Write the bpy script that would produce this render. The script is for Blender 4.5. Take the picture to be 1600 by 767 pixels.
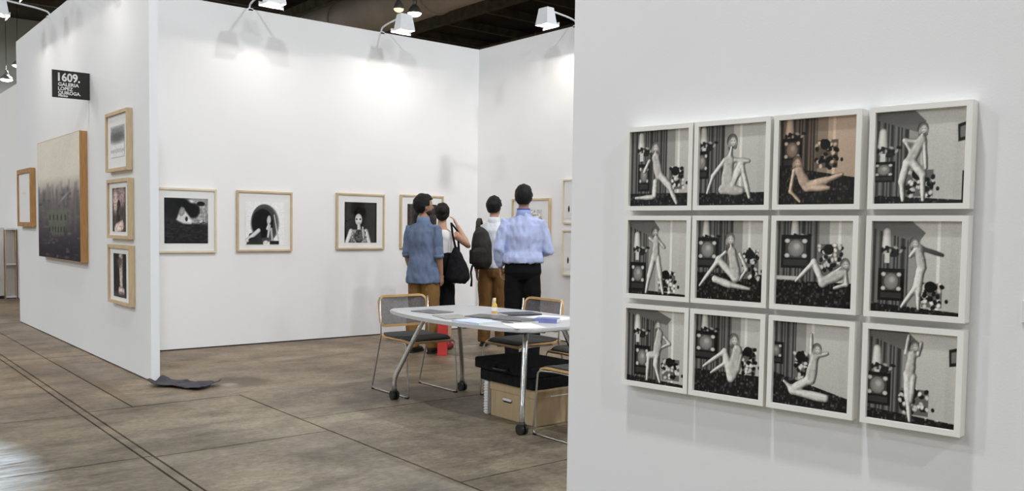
import bpy, bmesh, math, random
import numpy as np
from mathutils import Vector, Matrix, noise as mnoise

for o in list(bpy.data.objects):
    bpy.data.objects.remove(o, do_unlink=True)
S = bpy.context.scene
COL = S.collection
PI = math.pi
R = math.radians
random.seed(7)

# ------------------------------------------------------------------ camera
EYE = 1.35
yaw, pitch, roll = 0.6875, 0.0514, -0.014
fwd = Vector((math.sin(yaw) * math.cos(pitch), math.cos(yaw) * math.cos(pitch), -math.sin(pitch)))
rgt = Vector((math.cos(yaw), -math.sin(yaw), 0))
dwn = fwd.cross(rgt)
c_, s_ = math.cos(roll), math.sin(roll)
cam_r = c_ * rgt + s_ * dwn
cam_d = -s_ * rgt + c_ * dwn
cd = bpy.data.cameras.new('camera')
cam = bpy.data.objects.new('camera', cd)
COL.objects.link(cam)
M = Matrix((cam_r, -cam_d, -fwd)).transposed().to_4x4()
M.translation = Vector((0, 0, EYE))
cam.matrix_world = M
cd.sensor_width = 36.0
cd.lens = 1358.62 / 1600 * 36.0
cd.shift_y = 44.77 / 1600
cd.clip_start = 0.05
cd.clip_end = 400
S.camera = cam

# ------------------------------------------------------------------ world and exposure
W = bpy.data.worlds.new('world')
S.world = W
W.use_nodes = True
W.node_tree.nodes['Background'].inputs[0].default_value = (0.80, 0.88, 1.0, 1)
W.node_tree.nodes['Background'].inputs[1].default_value = 0.3
vs = S.view_settings
vs.view_transform = 'Standard'
vs.look = 'None'
vs.exposure = -0.07
vs.gamma = 1.0
vs.use_curve_mapping = False
HALL_LAMP_W = 375.0     # each high-bay lamp
FLOOD_W = 8.5          # each floodlight on a booth wall


# ------------------------------------------------------------------ helpers
def tag(o, label, cat, group=None, kind=None):
    if label: o['label'] = label
    if cat: o['category'] = cat
    if group: o['group'] = group
    if kind: o['kind'] = kind
    return o


def empty(name, loc=(0, 0, 0), rz=0.0, label=None, cat=None, group=None):
    o = bpy.data.objects.new(name, None)
    o.empty_display_size = 0.1
    COL.objects.link(o)
    o.location = loc
    o.rotation_euler = (0, 0, rz)
    return tag(o, label, cat, group)


def obj(name, bm, mat, parent=None, smooth=False, loc=None, rz=None):
    if isinstance(bm, bmesh.types.BMesh):
        me = bpy.data.meshes.new(name)
        bmesh.ops.recalc_face_normals(bm, faces=bm.faces[:])
        bm.to_mesh(me)
        bm.free()
    else:
        me = bm
    if mat is not None and not me.materials:
        me.materials.append(mat)
    if smooth:
        me.polygons.foreach_set('use_smooth', [True] * len(me.polygons))
    o = bpy.data.objects.new(name, me)
    COL.objects.link(o)
    if parent: o.parent = parent
    if loc is not None: o.location = loc
    if rz is not None: o.rotation_euler = (0, 0, rz)
    return o


def nb():
    return bmesh.new()


def box(bm, x0, y0, z0, x1, y1, z1, bev=0.0):
    r = bmesh.ops.create_cube(bm, size=1.0)
    vsx = r['verts']
    for v in vsx:
        v.co = Vector((x0 + (v.co.x + .5) * (x1 - x0), y0 + (v.co.y + .5) * (y1 - y0), z0 + (v.co.z + .5) * (z1 - z0)))
    if bev > 0:
        es = list({e for v in vsx for e in v.link_edges})
        bmesh.ops.bevel(bm, geom=es, offset=bev, segments=2, affect='EDGES', profile=.6)
    return bm


def tube(bm, pts, rad, n=12, ref=(1, 0, 0), cap=True):
    pts = [Vector(p) for p in pts]
    if not isinstance(rad, (list, tuple)): rad = [rad] * len(pts)
    rings = []
    ref = Vector(ref)
    for i, p in enumerate(pts):
        if i == 0: t = pts[1] - p
        elif i == len(pts) - 1: t = p - pts[i - 1]
        else: t = (pts[i + 1] - p).normalized() + (p - pts[i - 1]).normalized()
        t.normalize()
        rf = ref if abs(ref.dot(t)) < .95 else Vector((0, 1, 0)) if abs(t.y) < .9 else Vector((0, 0, 1))
        sd = (rf - t * rf.dot(t)).normalized()
        up = t.cross(sd)
        r = rad[i]
        ra, rb = r if isinstance(r, (list, tuple)) else (r, r)
        rings.append([bm.verts.new(p + sd * (ra * math.cos(2 * PI * k / n)) + up * (rb * math.sin(2 * PI * k / n))) for k in range(n)])
    for a, b in zip(rings, rings[1:]):
        for k in range(n):
            bm.faces.new((a[k], a[(k + 1) % n], b[(k + 1) % n], b[k]))
    if cap:
        bm.faces.new(rings[0][::-1])
        bm.faces.new(rings[-1])
    return bm


def ell(bm, c, r, rz=0.0, rx=0.0, u=16, v=10):
    m = Matrix.Translation(Vector(c)) @ Matrix.Rotation(rz, 4, 'Z') @ Matrix.Rotation(rx, 4, 'X') @ Matrix.Diagonal((r[0], r[1], r[2], 1))
    bmesh.ops.create_uvsphere(bm, u_segments=u, v_segments=v, radius=1.0, matrix=m)
    return bm


def lathe(bm, prof, n=24, c=(0, 0, 0)):
    rings = []
    for r, z in prof:
        rings.append([bm.verts.new((c[0] + r * math.cos(2 * PI * k / n), c[1] + r * math.sin(2 * PI * k / n), c[2] + z)) for k in range(n)])
    for a, b in zip(rings, rings[1:]):
        for k in range(n):
            bm.faces.new((a[k], a[(k + 1) % n], b[(k + 1) % n], b[k]))
    return bm


def prism(bm, poly, z0, z1):
    a = [bm.verts.new((x, y, z0)) for x, y in poly]
    b = [bm.verts.new((x, y, z1)) for x, y in poly]
    n = len(poly)
    bm.faces.new(a[::-1])
    bm.faces.new(b)
    for i in range(n):
        bm.faces.new((a[i], a[(i + 1) % n], b[(i + 1) % n], b[i]))
    return bm


def rounded(poly_w, poly_h, r, n=6, cx=0, cy=0):
    out = []
    for sx, sy, a0 in ((1, 1, 0), (-1, 1, 90), (-1, -1, 180), (1, -1, 270)):
        for k in range(n + 1):
            a = R(a0 + 90 * k / n)
            out.append((cx + sx * (poly_w / 2 - r) + r * math.cos(a), cy + sy * (poly_h / 2 - r) + r * math.sin(a)))
    return out


def arc_path(pts, r, n=5):
    """polyline with rounded corners"""
    P = [Vector(p) for p in pts]
    out = [P[0]]
    for a, b, c in zip(P, P[1:], P[2:]):
        u = (a - b).normalized(); w = (c - b).normalized()
        d = min(r, (a - b).length * .45, (c - b).length * .45)
        p0 = b + u * d; p1 = b + w * d
        for k in range(n + 1):
            t = k / n
            out.append((1 - t) ** 2 * p0 + 2 * t * (1 - t) * b + t * t * p1)
    out.append(P[-1])
    return out


# ------------------------------------------------------------------ materials
MAT = {}


def mat(name, col, rough=.5, metal=0.0, nscale=None, namp=.12, bump=0.0, bscale=60, spec=.5, emit=None, estr=0, alpha=1.0, stretch=(1, 1, 1)):
    if name in MAT: return MAT[name]
    m = bpy.data.materials.new(name)
    m.use_nodes = True
    nt = m.node_tree
    b = nt.nodes['Principled BSDF']
    b.inputs['Base Color'].default_value = (*col, 1)
    b.inputs['Roughness'].default_value = rough
    b.inputs['Metallic'].default_value = metal
    b.inputs['Specular IOR Level'].default_value = spec
    if alpha < 1: b.inputs['Alpha'].default_value = alpha
    if emit:
        b.inputs['Emission Color'].default_value = (*emit, 1)
        b.inputs['Emission Strength'].default_value = estr
    if nscale or bump:
        tc = nt.nodes.new('ShaderNodeTexCoord')
        mp = nt.nodes.new('ShaderNodeMapping')
        mp.inputs['Scale'].default_value = stretch
        nt.links.new(tc.outputs['Object'], mp.inputs[0])
    if nscale:
        n = nt.nodes.new('ShaderNodeTexNoise')
        n.inputs['Scale'].default_value = nscale
        n.inputs['Detail'].default_value = 4
        nt.links.new(mp.outputs[0], n.inputs['Vector'])
        rp = nt.nodes.new('ShaderNodeValToRGB')
        rp.color_ramp.elements[0].position = .3
        rp.color_ramp.elements[1].position = .7
        rp.color_ramp.elements[0].color = (*[max(0, c * (1 - namp)) for c in col], 1)
        rp.color_ramp.elements[1].color = (*[min(1, c * (1 + namp)) for c in col], 1)
        nt.links.new(n.outputs['Fac'], rp.inputs[0])
        nt.links.new(rp.outputs[0], b.inputs['Base Color'])
    if bump:
        n2 = nt.nodes.new('ShaderNodeTexNoise')
        n2.inputs['Scale'].default_value = bscale
        n2.inputs['Detail'].default_value = 3
        nt.links.new(mp.outputs[0], n2.inputs['Vector'])
        bp = nt.nodes.new('ShaderNodeBump')
        bp.inputs['Strength'].default_value = bump
        bp.inputs['Distance'].default_value = .01
        nt.links.new(n2.outputs['Fac'], bp.inputs['Height'])
        nt.links.new(bp.outputs[0], b.inputs['Normal'])
    MAT[name] = m
    return m


def lin(r, g, b):
    f = lambda c: (c / 255 / 12.92) if c / 255 <= .04045 else ((c / 255 + .055) / 1.055) ** 2.4
    return (f(r), f(g), f(b))


m_wall = mat('white_wall_paint', (.86, .86, .865), .7, nscale=1.3, namp=.012, bump=.04, bscale=140, spec=.25)
m_wall2 = mat('white_panel_paint', (.83, .845, .86), .5, nscale=.9, namp=.015, bump=.03, bscale=120, spec=.35)
m_hall = mat('hall_wall_paint', (.66, .71, .68), .8, nscale=.2, namp=.1)
m_ceil = mat('dark_ceiling', (.038, .032, .025), .9, nscale=.6, namp=.4)
m_beam = mat('beam_paint', (.15, .128, .10), .8, nscale=2, namp=.3)
m_duct = mat('duct_metal', (.50, .45, .39), .6, nscale=.8, namp=.15)
m_joint = mat('joint_dirt', (.085, .066, .044), .95, nscale=8, namp=.4)
m_wood = mat('pale_wood', (.62, .47, .29), .45, nscale=6, namp=.14, stretch=(1, 12, 1))
m_lwood = mat('light_maple_wood', (.74, .64, .47), .45, nscale=6, namp=.1, stretch=(1, 12, 1))
m_dwood = mat('honey_wood', (.42, .22, .075), .45, nscale=7, namp=.2, stretch=(1, 12, 1))
m_wframe = mat('white_frame_paint', (.90, .885, .84), .4, nscale=3, namp=.03)
m_board = mat('mount_board', (.84, .84, .83), .9, nscale=3, namp=.015)
m_back = mat('backing_board', (.35, .28, .2), .9, nscale=5, namp=.1)
m_chrome = mat('chrome_tube', (.72, .72, .72), .16, metal=1.0, nscale=20, namp=.05)
m_wire = mat('satin_steel_rod', (.55, .54, .52), .3, metal=1.0, nscale=20, namp=.08)
m_black = mat('black_plastic', (.012, .012, .013), .45, nscale=20, namp=.3)
m_blackfab = mat('black_fabric', (.010, .010, .012), .95, nscale=30, namp=.4, bump=.3, bscale=90, spec=.2)
m_ply = mat('beech_plywood', (.58, .36, .15), .45, nscale=8, namp=.16, stretch=(1, 8, 1))
m_seat = mat('dark_seat_fabric', (.052, .052, .050), .9, nscale=60, namp=.3, bump=.3, bscale=300)
m_mesh = mat('grey_back_mesh', (.13, .12, .125), .9, nscale=80, namp=.25, alpha=.80)
m_top = mat('table_laminate', (.50, .50, .505), .35, nscale=5, namp=.03)
m_edge = mat('table_edge', (.55, .53, .50), .5, nscale=5, namp=.05)
m_kraft = mat('kraft_cardboard', (.47, .35, .21), .85, nscale=4, namp=.08, stretch=(6, 6, 1))
m_fix = mat('white_fixture', (.78, .80, .82), .4, nscale=5, namp=.03)
m_alu = mat('grey_lamp_metal', (.35, .34, .32), .45, metal=.6, nscale=6, namp=.1)
m_paper = mat('white_paper', (.82, .82, .81), .8, nscale=4, namp=.02)
m_signb = mat('sign_black', (.008, .008, .008), .5, nscale=8, namp=.2)
m_signw = mat('sign_white', (.85, .85, .84), .6, nscale=8, namp=.02)


def mat_print():
    m = bpy.data.materials.new('print_ink')
    m.use_nodes = True
    nt = m.node_tree
    b = nt.nodes['Principled BSDF']
    a = nt.nodes.new('ShaderNodeAttribute')
    a.attribute_name = 'ink'
    nt.links.new(a.outputs['Color'], b.inputs['Base Color'])
    b.inputs['Roughness'].default_value = .5
    b.inputs['Specular IOR Level'].default_value = .12
    return m


def mat_glass():
    m = bpy.data.materials.new('picture_glass')
    m.use_nodes = True
    nt = m.node_tree
    nt.nodes.remove(nt.nodes['Principled BSDF'])
    out = nt.nodes['Material Output']
    mx = nt.nodes.new('ShaderNodeMixShader')
    tr = nt.nodes.new('ShaderNodeBsdfTransparent')
    gl = nt.nodes.new('ShaderNodeBsdfGlossy')
    gl.inputs['Roughness'].default_value = .05
    mx.inputs[0].default_value = .02
    nt.links.new(tr.outputs[0], mx.inputs[1])
    nt.links.new(gl.outputs[0], mx.inputs[2])
    nt.links.new(mx.outputs[0], out.inputs[0])
    return m


m_print = mat_print()
m_glass = mat_glass()


def mat_floor():
    m = bpy.data.materials.new('stained_concrete')
    m.use_nodes = True
    nt = m.node_tree
    L = nt.links.new
    b = nt.nodes['Principled BSDF']
    tc = nt.nodes.new('ShaderNodeTexCoord')

    def nz(scale, detail=5, st=(1, 1, 1), rough=.6):
        mp = nt.nodes.new('ShaderNodeMapping')
        mp.inputs['Scale'].default_value = st
        L(tc.outputs['Object'], mp.inputs[0])
        n = nt.nodes.new('ShaderNodeTexNoise')
        n.inputs['Scale'].default_value = scale
        n.inputs['Detail'].default_value = detail
        n.inputs['Roughness'].default_value = rough
        L(mp.outputs[0], n.inputs['Vector'])
        return n.outputs['Fac']

    def ramp(src, stops):
        r = nt.nodes.new('ShaderNodeValToRGB')
        while len(r.color_ramp.elements) < len(stops): r.color_ramp.elements.new(.5)
        for e, (p, c) in zip(r.color_ramp.elements, stops):
            e.position = p
            e.color = (*c, 1) if isinstance(c, tuple) else (c, c, c, 1)
        L(src, r.inputs[0])
        return r.outputs[0]

    def mix(fac, a, c, blend='MIX'):
        x = nt.nodes.new('ShaderNodeMix')
        x.data_type = 'RGBA'
        x.blend_type = blend
        if isinstance(fac, float): x.inputs[0].default_value = fac
        else: L(fac, x.inputs[0])
        for i, v in ((6, a), (7, c)):
            if isinstance(v, tuple): x.inputs[i].default_value = (*v, 1)
            else: L(v, x.inputs[i])
        return x.outputs[2]

    def math_(op, a, c=None):
        x = nt.nodes.new('ShaderNodeMath')
        x.operation = op
        for i, v in ((0, a), (1, c)):
            if v is None: continue
            if isinstance(v, (int, float)): x.inputs[i].default_value = v
            else: L(v, x.inputs[i])
        return x.outputs[0]

    sep = nt.nodes.new('ShaderNodeSeparateXYZ')
    L(tc.outputs['Object'], sep.inputs[0])
    X, Y = sep.outputs[0], sep.outputs[1]

    def blob(cx, cy, rx, ry, soft=.5, wob=.5, nscale=3.0):
        """worn patch of its own shape: elliptical, edge broken by noise"""
        dx = math_('DIVIDE', math_('SUBTRACT', X, cx), rx)
        dy = math_('DIVIDE', math_('SUBTRACT', Y, cy), ry)
        d = math_('SQRT', math_('ADD', math_('MULTIPLY', dx, dx), math_('MULTIPLY', dy, dy)))
        d = math_('ADD', d, math_('MULTIPLY', math_('SUBTRACT', nz(nscale, 6), .5), wob * 2))
        mr = nt.nodes.new('ShaderNodeMapRange')
        mr.inputs[1].default_value = 1.0
        mr.inputs[2].default_value = 1.0 - soft
        mr.inputs[3].default_value = 0.0
        mr.inputs[4].default_value = 1.0
        L(d, mr.inputs[0])
        return mr.outputs[0]

    c = ramp(nz(.55, 6), [(.30, (.112,.094,.063)), (.5, (.190,.160,.112)), (.70, (.275,.235,.168))])
    # browner cement inside and behind the booths
    far = nt.nodes.new('ShaderNodeMapRange')
    far.inputs[1].default_value = 5.2
    far.inputs[2].default_value = 8.5
    L(Y, far.inputs[0])
    c = mix(math_('MULTIPLY', far.outputs[0], .8), c, mix(nz(1.2, 6), (.215,.148,.090), (.350,.252,.165)))
    streak = ramp(nz(1.7, 8, (.8, 1.9, 1), .7), [(.34, .50), (.5, .96), (.64, 1.20)])
    c = mix(.95, c, streak, 'MULTIPLY')
    fine = ramp(nz(24, 6, (.9, 1.3, 1), .7), [(.32, .58), (.64, 1.22)])
    c = mix(.85, c, fine, 'MULTIPLY')
    spots = ramp(nz(4.5, 8, (1, 1, 1), .75), [(.28, .35), (.36, 1.0)])
    c = mix(.9, c, spots, 'MULTIPLY')
    pale = ramp(nz(3.0, 8, (.8, 1.6, 1), .75), [(.62, 0.0), (.72, 1.0)])
    c = mix(math_('MULTIPLY', pale, .35), c, (.42, .40, .36))
    blot = ramp(nz(.9, 9, (1, 1, 1), .8), [(.40, .55), (.56, 1.08)])
    c = mix(.75, c, blot, 'MULTIPLY')
    # bluish-white worn patch, brown oil line, broken cement beside the panel
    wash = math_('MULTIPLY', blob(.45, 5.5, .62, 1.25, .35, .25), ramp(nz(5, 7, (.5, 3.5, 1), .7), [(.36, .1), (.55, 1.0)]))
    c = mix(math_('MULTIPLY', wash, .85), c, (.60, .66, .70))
    c = mix(math_('MULTIPLY', blob(1.93, 8.1, .075, 2.0, .5, .3, 6), .55), c, (.12, .075, .035))
    c = mix(math_('MULTIPLY', blob(2.92, 7.25, .28, .32, .3, .55, 9), .75), c, (.10, .075, .05))
    c = mix(math_('MULTIPLY', blob(2.80, 7.17, .09, .11, .6, .6, 12), .5), c, (.46, .40, .31))
    L(c, b.inputs['Base Color'])
    rr = ramp(nz(1.7, 6), [(.3, .38), (.7, .62)])
    L(rr, b.inputs['Roughness'])
    b.inputs['Specular IOR Level'].default_value = .4
    bp = nt.nodes.new('ShaderNodeBump')
    bp.inputs['Strength'].default_value = .25
    bp.inputs['Distance'].default_value = .006
    L(nz(14, 8), bp.inputs['Height'])
    L(bp.outputs[0], b.inputs['Normal'])
    return m


m_floor = mat_floor()

# ------------------------------------------------------------------ the hall
HX0, HX1, HY0, HY1, HZ = -26.0, 64.0, -26.0, 57.0, 13.0
bm = nb()
box(bm, HX0, HY0, -.10, HX1, HY1, -.014)
fl = tag(obj('floor', bm, m_joint), 'brown-grey stained concrete slab floor of the hall', 'floor', kind='structure')
slabs = []
G = .007


def colx(x0, x1, ys):
    for a, b in zip(ys, ys[1:]):
        slabs.append((x0, x1, a, b))


colx(-26, -6, (-26, -12, 0, 12, 24, 40, 57))
colx(-6, -1.3, (-26, -12, -6, -2, 1.6, 5.2, 9.6, 14, 24, 40, 57))
colx(-1.3, 1.515, (-26, -12, -6, -2, .8, 3.0, 5.20, 6.63, 9.6, 13.2, 18, 26, 40, 57))
colx(1.515, 1.575, (-26, -12, -6, -2, 1.0, 5.20, 9.6, 14, 24, 40, 57))
colx(1.575, 2.70, (-26, -12, -6, -2, 1.6, 5.17, 6.69))
colx(1.575, 1.885, (6.69, 9.6, 13.2, 18, 26, 40, 57))
colx(1.885, 5.4, (6.69 + G, 9.6, 13.2, 18, 26, 40, 57))
colx(2.70, 5.4, (-26, -12, -6, -2, 1.8, 3.7, 5.61))
colx(2.70, 5.4, (5.61, 6.69 + 2.9 * G))
colx(5.4, 8.2, (-26, -12, -6, -2, 1.8, 3.7, 5.61, 8.1, 11.0, 15, 22, 40, 57))
colx(8.2, 20, (-26, -8, 4, 15, 26, 40, 57))
colx(20, 64, (-26, 0, 20, 40, 57))
for x0, x1, y0, y1 in slabs:
    bm = nb()
    box(bm, x0 + G, y0 + G, -.04, x1 - G, y1 - G, 0)
    obj('slab', bm, m_floor, fl)

bm = nb()
box(bm, HX0, HY0, HZ, HX1, HY1, HZ + .3)
ce = tag(obj('ceiling', bm, m_ceil), 'dark high ceiling of the exhibition hall with steel beams', 'ceiling', kind='structure')
for i in range(14):
    bm = nb()
    y = 4 + i * 3.6
    box(bm, HX0, y - .10, HZ - .42, HX1, y + .10, HZ)
    obj('beam', bm, m_beam, ce)
for i in range(9):
    bm = nb()
    x = -6 + i * 6.5
    box(bm, x - .16, HY0, HZ - .95, x + .16, HY1, HZ - .43)
    obj('girder', bm, m_beam, ce)
for nm, b_ in (('wall_far', (HX0, HY1, 0, HX1, HY1 + .3, HZ)), ('wall_near', (HX0, HY0 - .3, 0, HX1, HY0, HZ)),
               ('wall_west', (HX0 - .3, HY0, 0, HX0, HY1, HZ)), ('wall_east', (HX1, HY0, 0, HX1 + .3, HY1, HZ))):
    bm = nb()
    box(bm, *b_)
    tag(obj(nm, bm, m_hall), 'pale grey-green end wall of the exhibition hall', 'wall', kind='structure')

# round duct that runs under the ceiling
bm = nb()
tube(bm, [(16.3, y, 9.15) for y in (-20, 56.5)], .78, 32, ref=(1, 0, 0))
du = empty('air_duct', (0, 0, 0), 0, 'large round grey-brown air duct running under the dark ceiling', 'duct')
obj('duct_pipe', bm, m_duct, du, True)
for y in range(6, 56, 6):
    bm = nb()
    tube(bm, [(16.3, y - .05, 9.15), (16.3, y + .05, 9.15)], .82, 32)
    obj('flange', bm, m_duct, du)
    bm = nb()
    tube(bm, [(16.3, y, 9.9), (16.3, y, HZ)], .03, 6)
    obj('hanger', bm, m_beam, du)

# booth walls
XP, YN, YF, HW = 2.311, 7.66, 13.35, 3.765
YB, XR = 9.486, 7.162


def wallbox(name, b_, label, m=m_wall2):
    bm = nb()
    box(bm, b_[0], b_[1], .012, b_[2], b_[3], b_[4])
    w = tag(obj(name, bm, m), label, 'wall', kind='structure')
    bm = nb()
    box(bm, b_[0] + .012, b_[1] + .012, 0, b_[2] - .012, b_[3] - .012, .014)
    obj('plinth_gap', bm, m_black, w)
    return w


wallbox('wall_left', (XP, YN, XP + .072, YF, HW), 'tall white booth partition with sign and paintings, left side')
wallbox('wall_back', (XP + .073, YB, XR + .072, YB + .072, HW), 'long white booth back wall hung with framed photographs', m_wall)
wallbox('wall_right', (XR, 3.6, XR + .072, YB - .001, HW), 'white booth side wall behind the people, right of the corner', m_wall)
wallbox('wall_distant', (3.0, 14.6, 3.07, 24, HW), 'white partition of another booth far off at left edge', m_wall)
# foreground wall, turned a little against the booth grid
TH = -.1376
WD = Vector((math.sin(TH), math.cos(TH), 0))
WN = Vector((math.cos(TH), -math.sin(TH), 0))
DW = 3.045
WROT = -1.4332
fw = empty('wall_foreground', WN * DW, -TH, 'broad white wall in the right foreground hung with twelve prints', 'wall')
fw['kind'] = 'structure'
bm = nb()
box(bm, 0, -3.2, .012, .10, 2.455, HW)
obj('wall_panel', bm, m_wall, fw)
bm = nb()
box(bm, .01, -3.19, 0, .09, 2.445, .014)
obj('plinth_gap', bm, m_black, fw)


def on_front(u, z, off=0.0):
    p = WD * u + WN * (DW - off)
    return (p.x, p.y, z)


# ------------------------------------------------------------------ hall lamps
def high_bay(loc, dia, label, group, watt=HALL_LAMP_W, col=(.95, .975, 1.0), lens=9.0):
    t = empty('high_bay_lamp', loc, 0, label, 'lamp', group)
    r = dia / 2
    bm = nb()
    lathe(bm, [(r, 0), (r * 1.0, .02), (r * .93, .07), (r * .70, .17), (r * .42, .24), (r * .30, .27), (.001, .275)], 24)
    obj('shade', bm, m_alu, t, True)
    bm = nb()
    ell(bm, (0, 0, .36), (r * .34, r * .34, .12))
    obj('ballast', bm, m_alu, t, True)
    bm = nb()
    tube(bm, [(0, 0, .45), (0, 0, HZ - loc[2] + .02)], .012, 6)
    obj('hanging_rod', bm, m_black, t)
    bm = nb()
    lathe(bm, [(r * .96, .010), (r * .8, -.05), (r * .45, -.085), (.001, -.10)], 24)
    k = 'lamp_lens_%g_%g' % (lens, col[2])
    obj('lens', bm, mat(k, (.8, .8, .8), .4, emit=col, estr=lens, nscale=5, namp=.02), t, True)
    ld = bpy.data.lights.new('lamp_light', 'AREA')
    ld.shape = 'DISK'
    ld.size = dia * .9
    ld.energy = watt
    ld.color = col
    lo = bpy.data.objects.new('lamp_light', ld)
    COL.objects.link(lo)
    lo.parent = t
    lo.location = (0, 0, -.11)
    return t


GL = 'high-bay lamps hanging from the hall ceiling'
high_bay((14.03, 22.60, 7.88), .31, 'dim warm high-bay lamp, left of the bright pair over the back wall', GL, 150, (1, .78, .42), 1.6)
high_bay((14.95, 23.15, 8.00), .44, 'brightest white high-bay lamp above the middle of back wall', GL, HALL_LAMP_W, (.95, .98, 1.0), 14)
high_bay((8.957, 51.4, 9.44), .52, 'small white lamp far off, touching the far edge of signed partition', GL, HALL_LAMP_W, lens=9)
high_bay((8.37, 51.0, 8.6), .60, 'small white lamp far off at the left picture edge', GL, HALL_LAMP_W, lens=9)
high_bay((29.6, 34.4, 11.05), .36, 'tiny white lamp just above the top of booth side wall', GL, HALL_LAMP_W, lens=9)
OVER = 'added white high-bay lamp out of view, brightening the walls'
OUT = 'added high-bay lamps out of view, for fill light'
for x, y in ((-11, -7), (.5, -7), (7, -7), (-11, 3), (.5, 2), (7, 2), (-11, 14), (4, -2.5), (-20, -4), (-20, 8), (-20, 20), (-8, -17), (4, -17),
             (19, -17), (13, -9), (10, -14), (13, 16), (22, 10), (-3, 24), (-12, 24), (2, 36), (-8, 38), (-6, 8.5), (-6, 17), (-16, 1)):
    high_bay((x, y, 9.0), .52, OVER, OUT)  # unseen lamps added to light the booth and foreground walls
for x, y in ((2, 49), (-7, 49), (-15, 49), (14, 49), (22, 49)):       # unseen lamps added higher up to brighten the far end wall
    high_bay((x, y, 12.2), .52, OVER, OUT)


# ------------------------------------------------------------------ floodlights on the booth walls
def floodlight(loc, rz, label, watt=FLOOD_W, reach=.50, drop=.06):
    """local: wall top at the origin, the arm reaches along -Y; the lamp looks down at the wall"""
    t = empty('wall_floodlight', loc, rz, label, 'floodlight', 'floodlights on arms along the wall tops')
    zt = -drop
    bm = nb()
    tube(bm, arc_path([(0, .036, -.10), (0, .036, .055), (0, -.10, .085), (0, -reach + .02, zt + .18)], .05), .011, 8)
    obj('arm', bm, m_fix, t, True)
    bm = nb()
    box(bm, -.03, 0, -.02, .03, .075, .012, .004)
    obj('clamp', bm, m_fix, t)
    # open-bottomed trapezoid housing
    bm = nb()
    w0, w1, d0, d1, h = .075, .105, .05, .075, .19
    lo = [(-w1, -d1), (w1, -d1), (w1, d1), (-w1, d1)]
    up = [(-w0, -d0), (w0, -d0), (w0, d0), (-w0, d0)]
    a = [bm.verts.new((x, y - reach, zt)) for x, y in lo]
    b = [bm.verts.new((x, y - reach, zt + h)) for x, y in up]
    for i in range(4):
        bm.faces.new((a[i], a[(i + 1) % 4], b[(i + 1) % 4], b[i]))
    bm.faces.new(b)
    ho = obj('housing', bm, m_fix, t)
    sm = ho.modifiers.new('thickness', 'SOLIDIFY')
    sm.thickness = .006
    bm = nb()
    # lip on the wall side cuts the beam off below the wall top
    box(bm, -.14, d1 - reach, zt - .028, .14, d1 - reach + .006, zt + .02)
    obj('cut_off_lip', bm, m_fix, t)
    bm = nb()
    box(bm, -.07, -.045 - reach, zt + .028, .07, .03 - reach, zt + .034)
    obj('lens', bm, mat('flood_lens', (.8, .8, .8), .4, emit=(1, .93, .72), estr=7, nscale=5, namp=.02), t)
    ld = bpy.data.lights.new('flood_light', 'AREA')
    ld.shape = 'RECTANGLE'
    ld.size = .12
    ld.size_y = .03
    ld.energy = watt
    ld.color = (1, .93, .85)
    lo_ = bpy.data.objects.new('flood_light', ld)
    COL.objects.link(lo_)
    lo_.parent = t
    lo_.location = (0, -reach, zt + .02)
    lo_.rotation_euler = (R(-14), 0, 0)
    return t


floodlight((3.963, YB, HW), 0, 'white floodlight on arm above the left half of back wall', reach=.62)
floodlight((5.66, YB, HW), 0, 'white floodlight on arm above the back wall, nearest the corner', reach=.50)
floodlight((XR, 7.62, HW), -PI / 2, 'white floodlight above booth side wall, beside the foreground wall', reach=.45)
floodlight((XR, 5.4, HW), -PI / 2, 'white floodlight above booth side wall, hidden by the foreground wall', reach=.45)
floodlight((XP, 11.485, HW), -PI / 2, 'white floodlight with lit underside, farther one over signed partition', watt=FLOOD_W * .55, reach=.48)
floodlight((XP, 10.42, HW), -PI / 2, 'white floodlight with lit underside, nearer one over signed partition', watt=FLOOD_W * .55, reach=.52)
floodlight((XP, 8.55, HW), -PI / 2, 'white floodlight above the three small pictures, over the frame top', watt=FLOOD_W * .55, reach=.50)


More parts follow.
